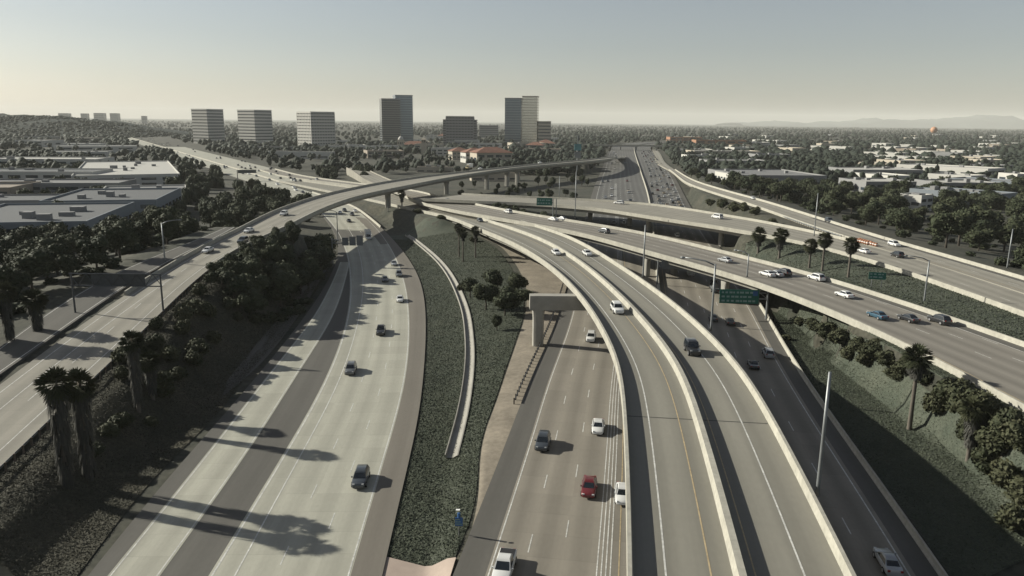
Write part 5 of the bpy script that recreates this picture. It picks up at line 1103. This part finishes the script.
far_o = woods('far_woods', P[~nr], S[~nr], 'hazy tree cover spreading to the horizon', 1)
# nearer part of the cover gets leafier clumps
PN = P[nr]; SN = S[nr]; r2 = np.random.default_rng(3); C = []; SS = []
for p_, s_ in zip(PN, SN):
    for k in range(5): d = r2.normal(size=3); d /= np.linalg.norm(d); C.append(p_ + d * s_ * .55 + [0, 0, s_[2] * .1]); SS.append(s_ * r2.uniform(.38, .6))
woods('mid_woods', np.array(C), np.array(SS), 'tree cover in the middle distance around the buildings', 1)
print('woods', len(P), nr.sum())
def ridge(name, xs_, D, tops, depth, label_kind='structure', m='hill', seed=1):
    rr = np.random.default_rng(seed); n = len(xs_); V = []; Fc = []; k = 9
    for i in range(n):
        for j in range(k): t = j / (k - 1); V.append((xs_[i] + rr.normal() * depth * .01, D + (t - .3) * depth, tops[i] * math.sin(math.pi * min(1, max(0, t)))**.8 * (1 + .12 * rr.normal()) - 2 * (j in (0, k - 1))))
    Fc = [(i * k + j, (i + 1) * k + j, (i + 1) * k + j + 1, i * k + j + 1) for i in range(n - 1) for j in range(k - 1)]
    tag(link(name, mesh(name, V, Fc, m, True)), kind='structure')
hx = np.linspace(4300, 15500, 90); hp = 45 + np.clip(np.interp(hx, [4300, 6000, 7800, 9300, 10500, 15500], [5, 60, 110, 190, 140, 140]) + 22 * np.sin(hx / 350) + 14 * np.sin(hx / 138 + 1), 0, 300) * .9
ridge('hills', hx, 15000, hp, 2500)
lx = np.linspace(-2600, -820, 50); lh = np.interp(lx, [-2600, -1500, -1150, -950, -820], [52, 50, 44, 22, 0]) + 3 * np.sin(lx / 60)
ridge('hills', lx, 1750, lh, 700, m='leaf_far', seed=2)
P = []; S = []; r2 = np.random.default_rng(8)
for k in range(3800):
    x = r2.uniform(-2000, -830); t = r2.uniform(0.05, .6); zt = np.interp(x, lx, lh) * math.sin(math.pi * t)**.8; h = r2.uniform(3, 5.5); P.append((x, 1750 + (t - .3) * 700, zt + h * .3)); S.append((h * .8, h * .8, h * .55))
woods('hill_trees', np.array(P), np.array(S), 'dark tree cover over the low hill at far left', 1)

def cover(name, GV, n, size, m, label, keep=None, seed=1, dmax=300):
    r = np.random.default_rng(seed); a, b = GV.shape[:2]; i = r.integers(0, a - 1, n); j = r.integers(0, b - 1, n); u = r.uniform(size=(n, 1)); v = r.uniform(size=(n, 1))
    C = (GV[i, j] * (1 - u) + GV[i + 1, j] * u) * (1 - v) + (GV[i, j + 1] * (1 - u) + GV[i + 1, j + 1] * u) * v
    C = C[(C[:, 1] < dmax)]; C = C + [0, 0, .08]; Nr = np.tile([0, 0, 1.], (len(C), 1)); LV, LF = leaf_quads(C, Nr, size, r, .42)
    tint = .5 + .35 * np.sin(C[:, 0] * .5 + 2 * np.sin(C[:, 1] * .21)) * np.sin(C[:, 1] * .37) + r.uniform(-.22, .22, len(C))
    me = nmesh(name, LV, LF, m, np.repeat(np.clip(tint, 0, 1), 4), n=4); tag(link(name, me), label, 'ground cover', kind='stuff')
cover('ice_plant', medV, 120000, .26, 'cover', 'low green succulent ground cover over the median', seed=1)
cover('slope_scrub', leftV, 110000, .22, 'cover_brown', 'dark scrubby ground cover on the lower left slope', seed=2)
cover('embankment_cover', rightV, 80000, .22, 'cover', 'green ground cover on the right embankment', seed=3)
cover('verge_grass', wedgeV, 26000, .34, 'cover', 'green grass on the verge between the right ramps', seed=4, dmax=330)

# low undergrowth that closes the ground between the trees
def undergrowth(name, n, xr, yr, label, gap=4., hr=(1.5, 4.), lobes=5, nl=230, leaf=.3, flat=.6, cat='undergrowth', ok=None, wide=(.8, 1.4)):
    bs = [crown_mesh(140 + k, lobes=lobes, n=nl, leaf=leaf, flat=flat, m='leaf', spread=.6) for k in range(3)]; B = []
    for me in bs:
        v = np.empty(len(me.vertices) * 3, np.float32); me.vertices.foreach_get('co', v); f = np.empty(len(me.polygons) * 3, np.int32); me.polygons.foreach_get('vertices', f); t = np.empty(len(me.vertices), np.float32); me.attributes['tint'].data.foreach_get('value', t); B.append((v.reshape(-1, 3), f.reshape(-1, 3), t))
    V = []; Fc = []; tn = []; off = 0; k = 0; tries = 0
    while k < n and tries < n * 30:
        tries += 1; x, y = random.uniform(*xr), random.uniform(*yr)
        if road_gap(x, y) < gap or in_bld(x, y, 3) or (ok and not ok(x, y)): continue
        v, f, t = B[k % 3]; h = random.uniform(*hr); a = random.uniform(0, 6.28); r = h * random.uniform(*wide); c, s = math.cos(a) * r, math.sin(a) * r
        V.append(np.c_[v[:, 0] * c - v[:, 1] * s + x, v[:, 0] * s + v[:, 1] * c + y, v[:, 2] * h * .8 + tz(x, y) + h * .3]); Fc.append(f + off); off += len(v); tn.append(np.clip(t + random.uniform(-.2, .2), 0, 1)); k += 1
    tag(link(name, nmesh(name, np.vstack(V), np.vstack(Fc), 'leaf', np.concatenate(tn))), label, cat, kind='stuff')
undergrowth('wood_undergrowth', 420, (134, 330), (170, 560), 'tangled undergrowth below the dense wood at right')
undergrowth('belt_undergrowth', 260, (-215, -92), (128, 420), 'low growth between the trees left of the ramps')
undergrowth('business_park_trees', 150, (-430, -110), (250, 640), 'mass of dark trees between the business park buildings', 5, (8, 13), 9, 700, .16, .9, 'trees', lambda x, y: x > -y * .76 - 10, (.42, .6))
undergrowth('wood_backdrop', 60, (150, 420), (260, 560), 'back rows of the dense wood at right', 6, (8, 13), 9, 700, .16, .9, 'trees', lambda x, y: x < y * .75 + 10, (.45, .62))
undergrowth('slope_undergrowth', 60, (-72, -50), (165, 300), 'low growth under the grove by the left freeway', 2.5, (1.5, 3.2))
# joining ramp behind the curved ramp
pH = prof([(0, 3), (520, 3), (600, 5), (760, 6.5)])
rd_h = Road(px([(364, 168), (376, 174), (392, 181), (412, 188)], pH), px([(350, 169), (360, 177), (372, 184), (398, 191)], pH), sigma=8.)
h_rd = sweep('joining_ramp', rd_h, [(0, 0, -7), (0, 0, .7), (0, .4, .7), (0, .45, 0), (1, -.45, 0), (1, -.4, .7), (1, 0, .7), (1, 0, -7)], 'concrete_ramp'); tag(h_rd, kind='structure')

# ------------------------------------------------------------------ haze
hb = MB(); hb.box(-16500, 16500, -1200, 24800, -4, 330); hm = bpy.data.materials.new('haze'); hm.use_nodes = True; n = hm.node_tree; n.nodes.clear(); o_ = n.nodes.new('ShaderNodeOutputMaterial'); v_ = n.nodes.new('ShaderNodeVolumePrincipled')
v_.inputs['Color'].default_value = (.93, .93, .88, 1); v_.inputs['Density'].default_value = HAZE; v_.inputs['Anisotropy'].default_value = .0; n.links.new(v_.outputs[0], o_.inputs['Volume']); MATS['haze'] = hm
tag(link('haze', hb.mesh('haze', 'haze')), kind='stuff')
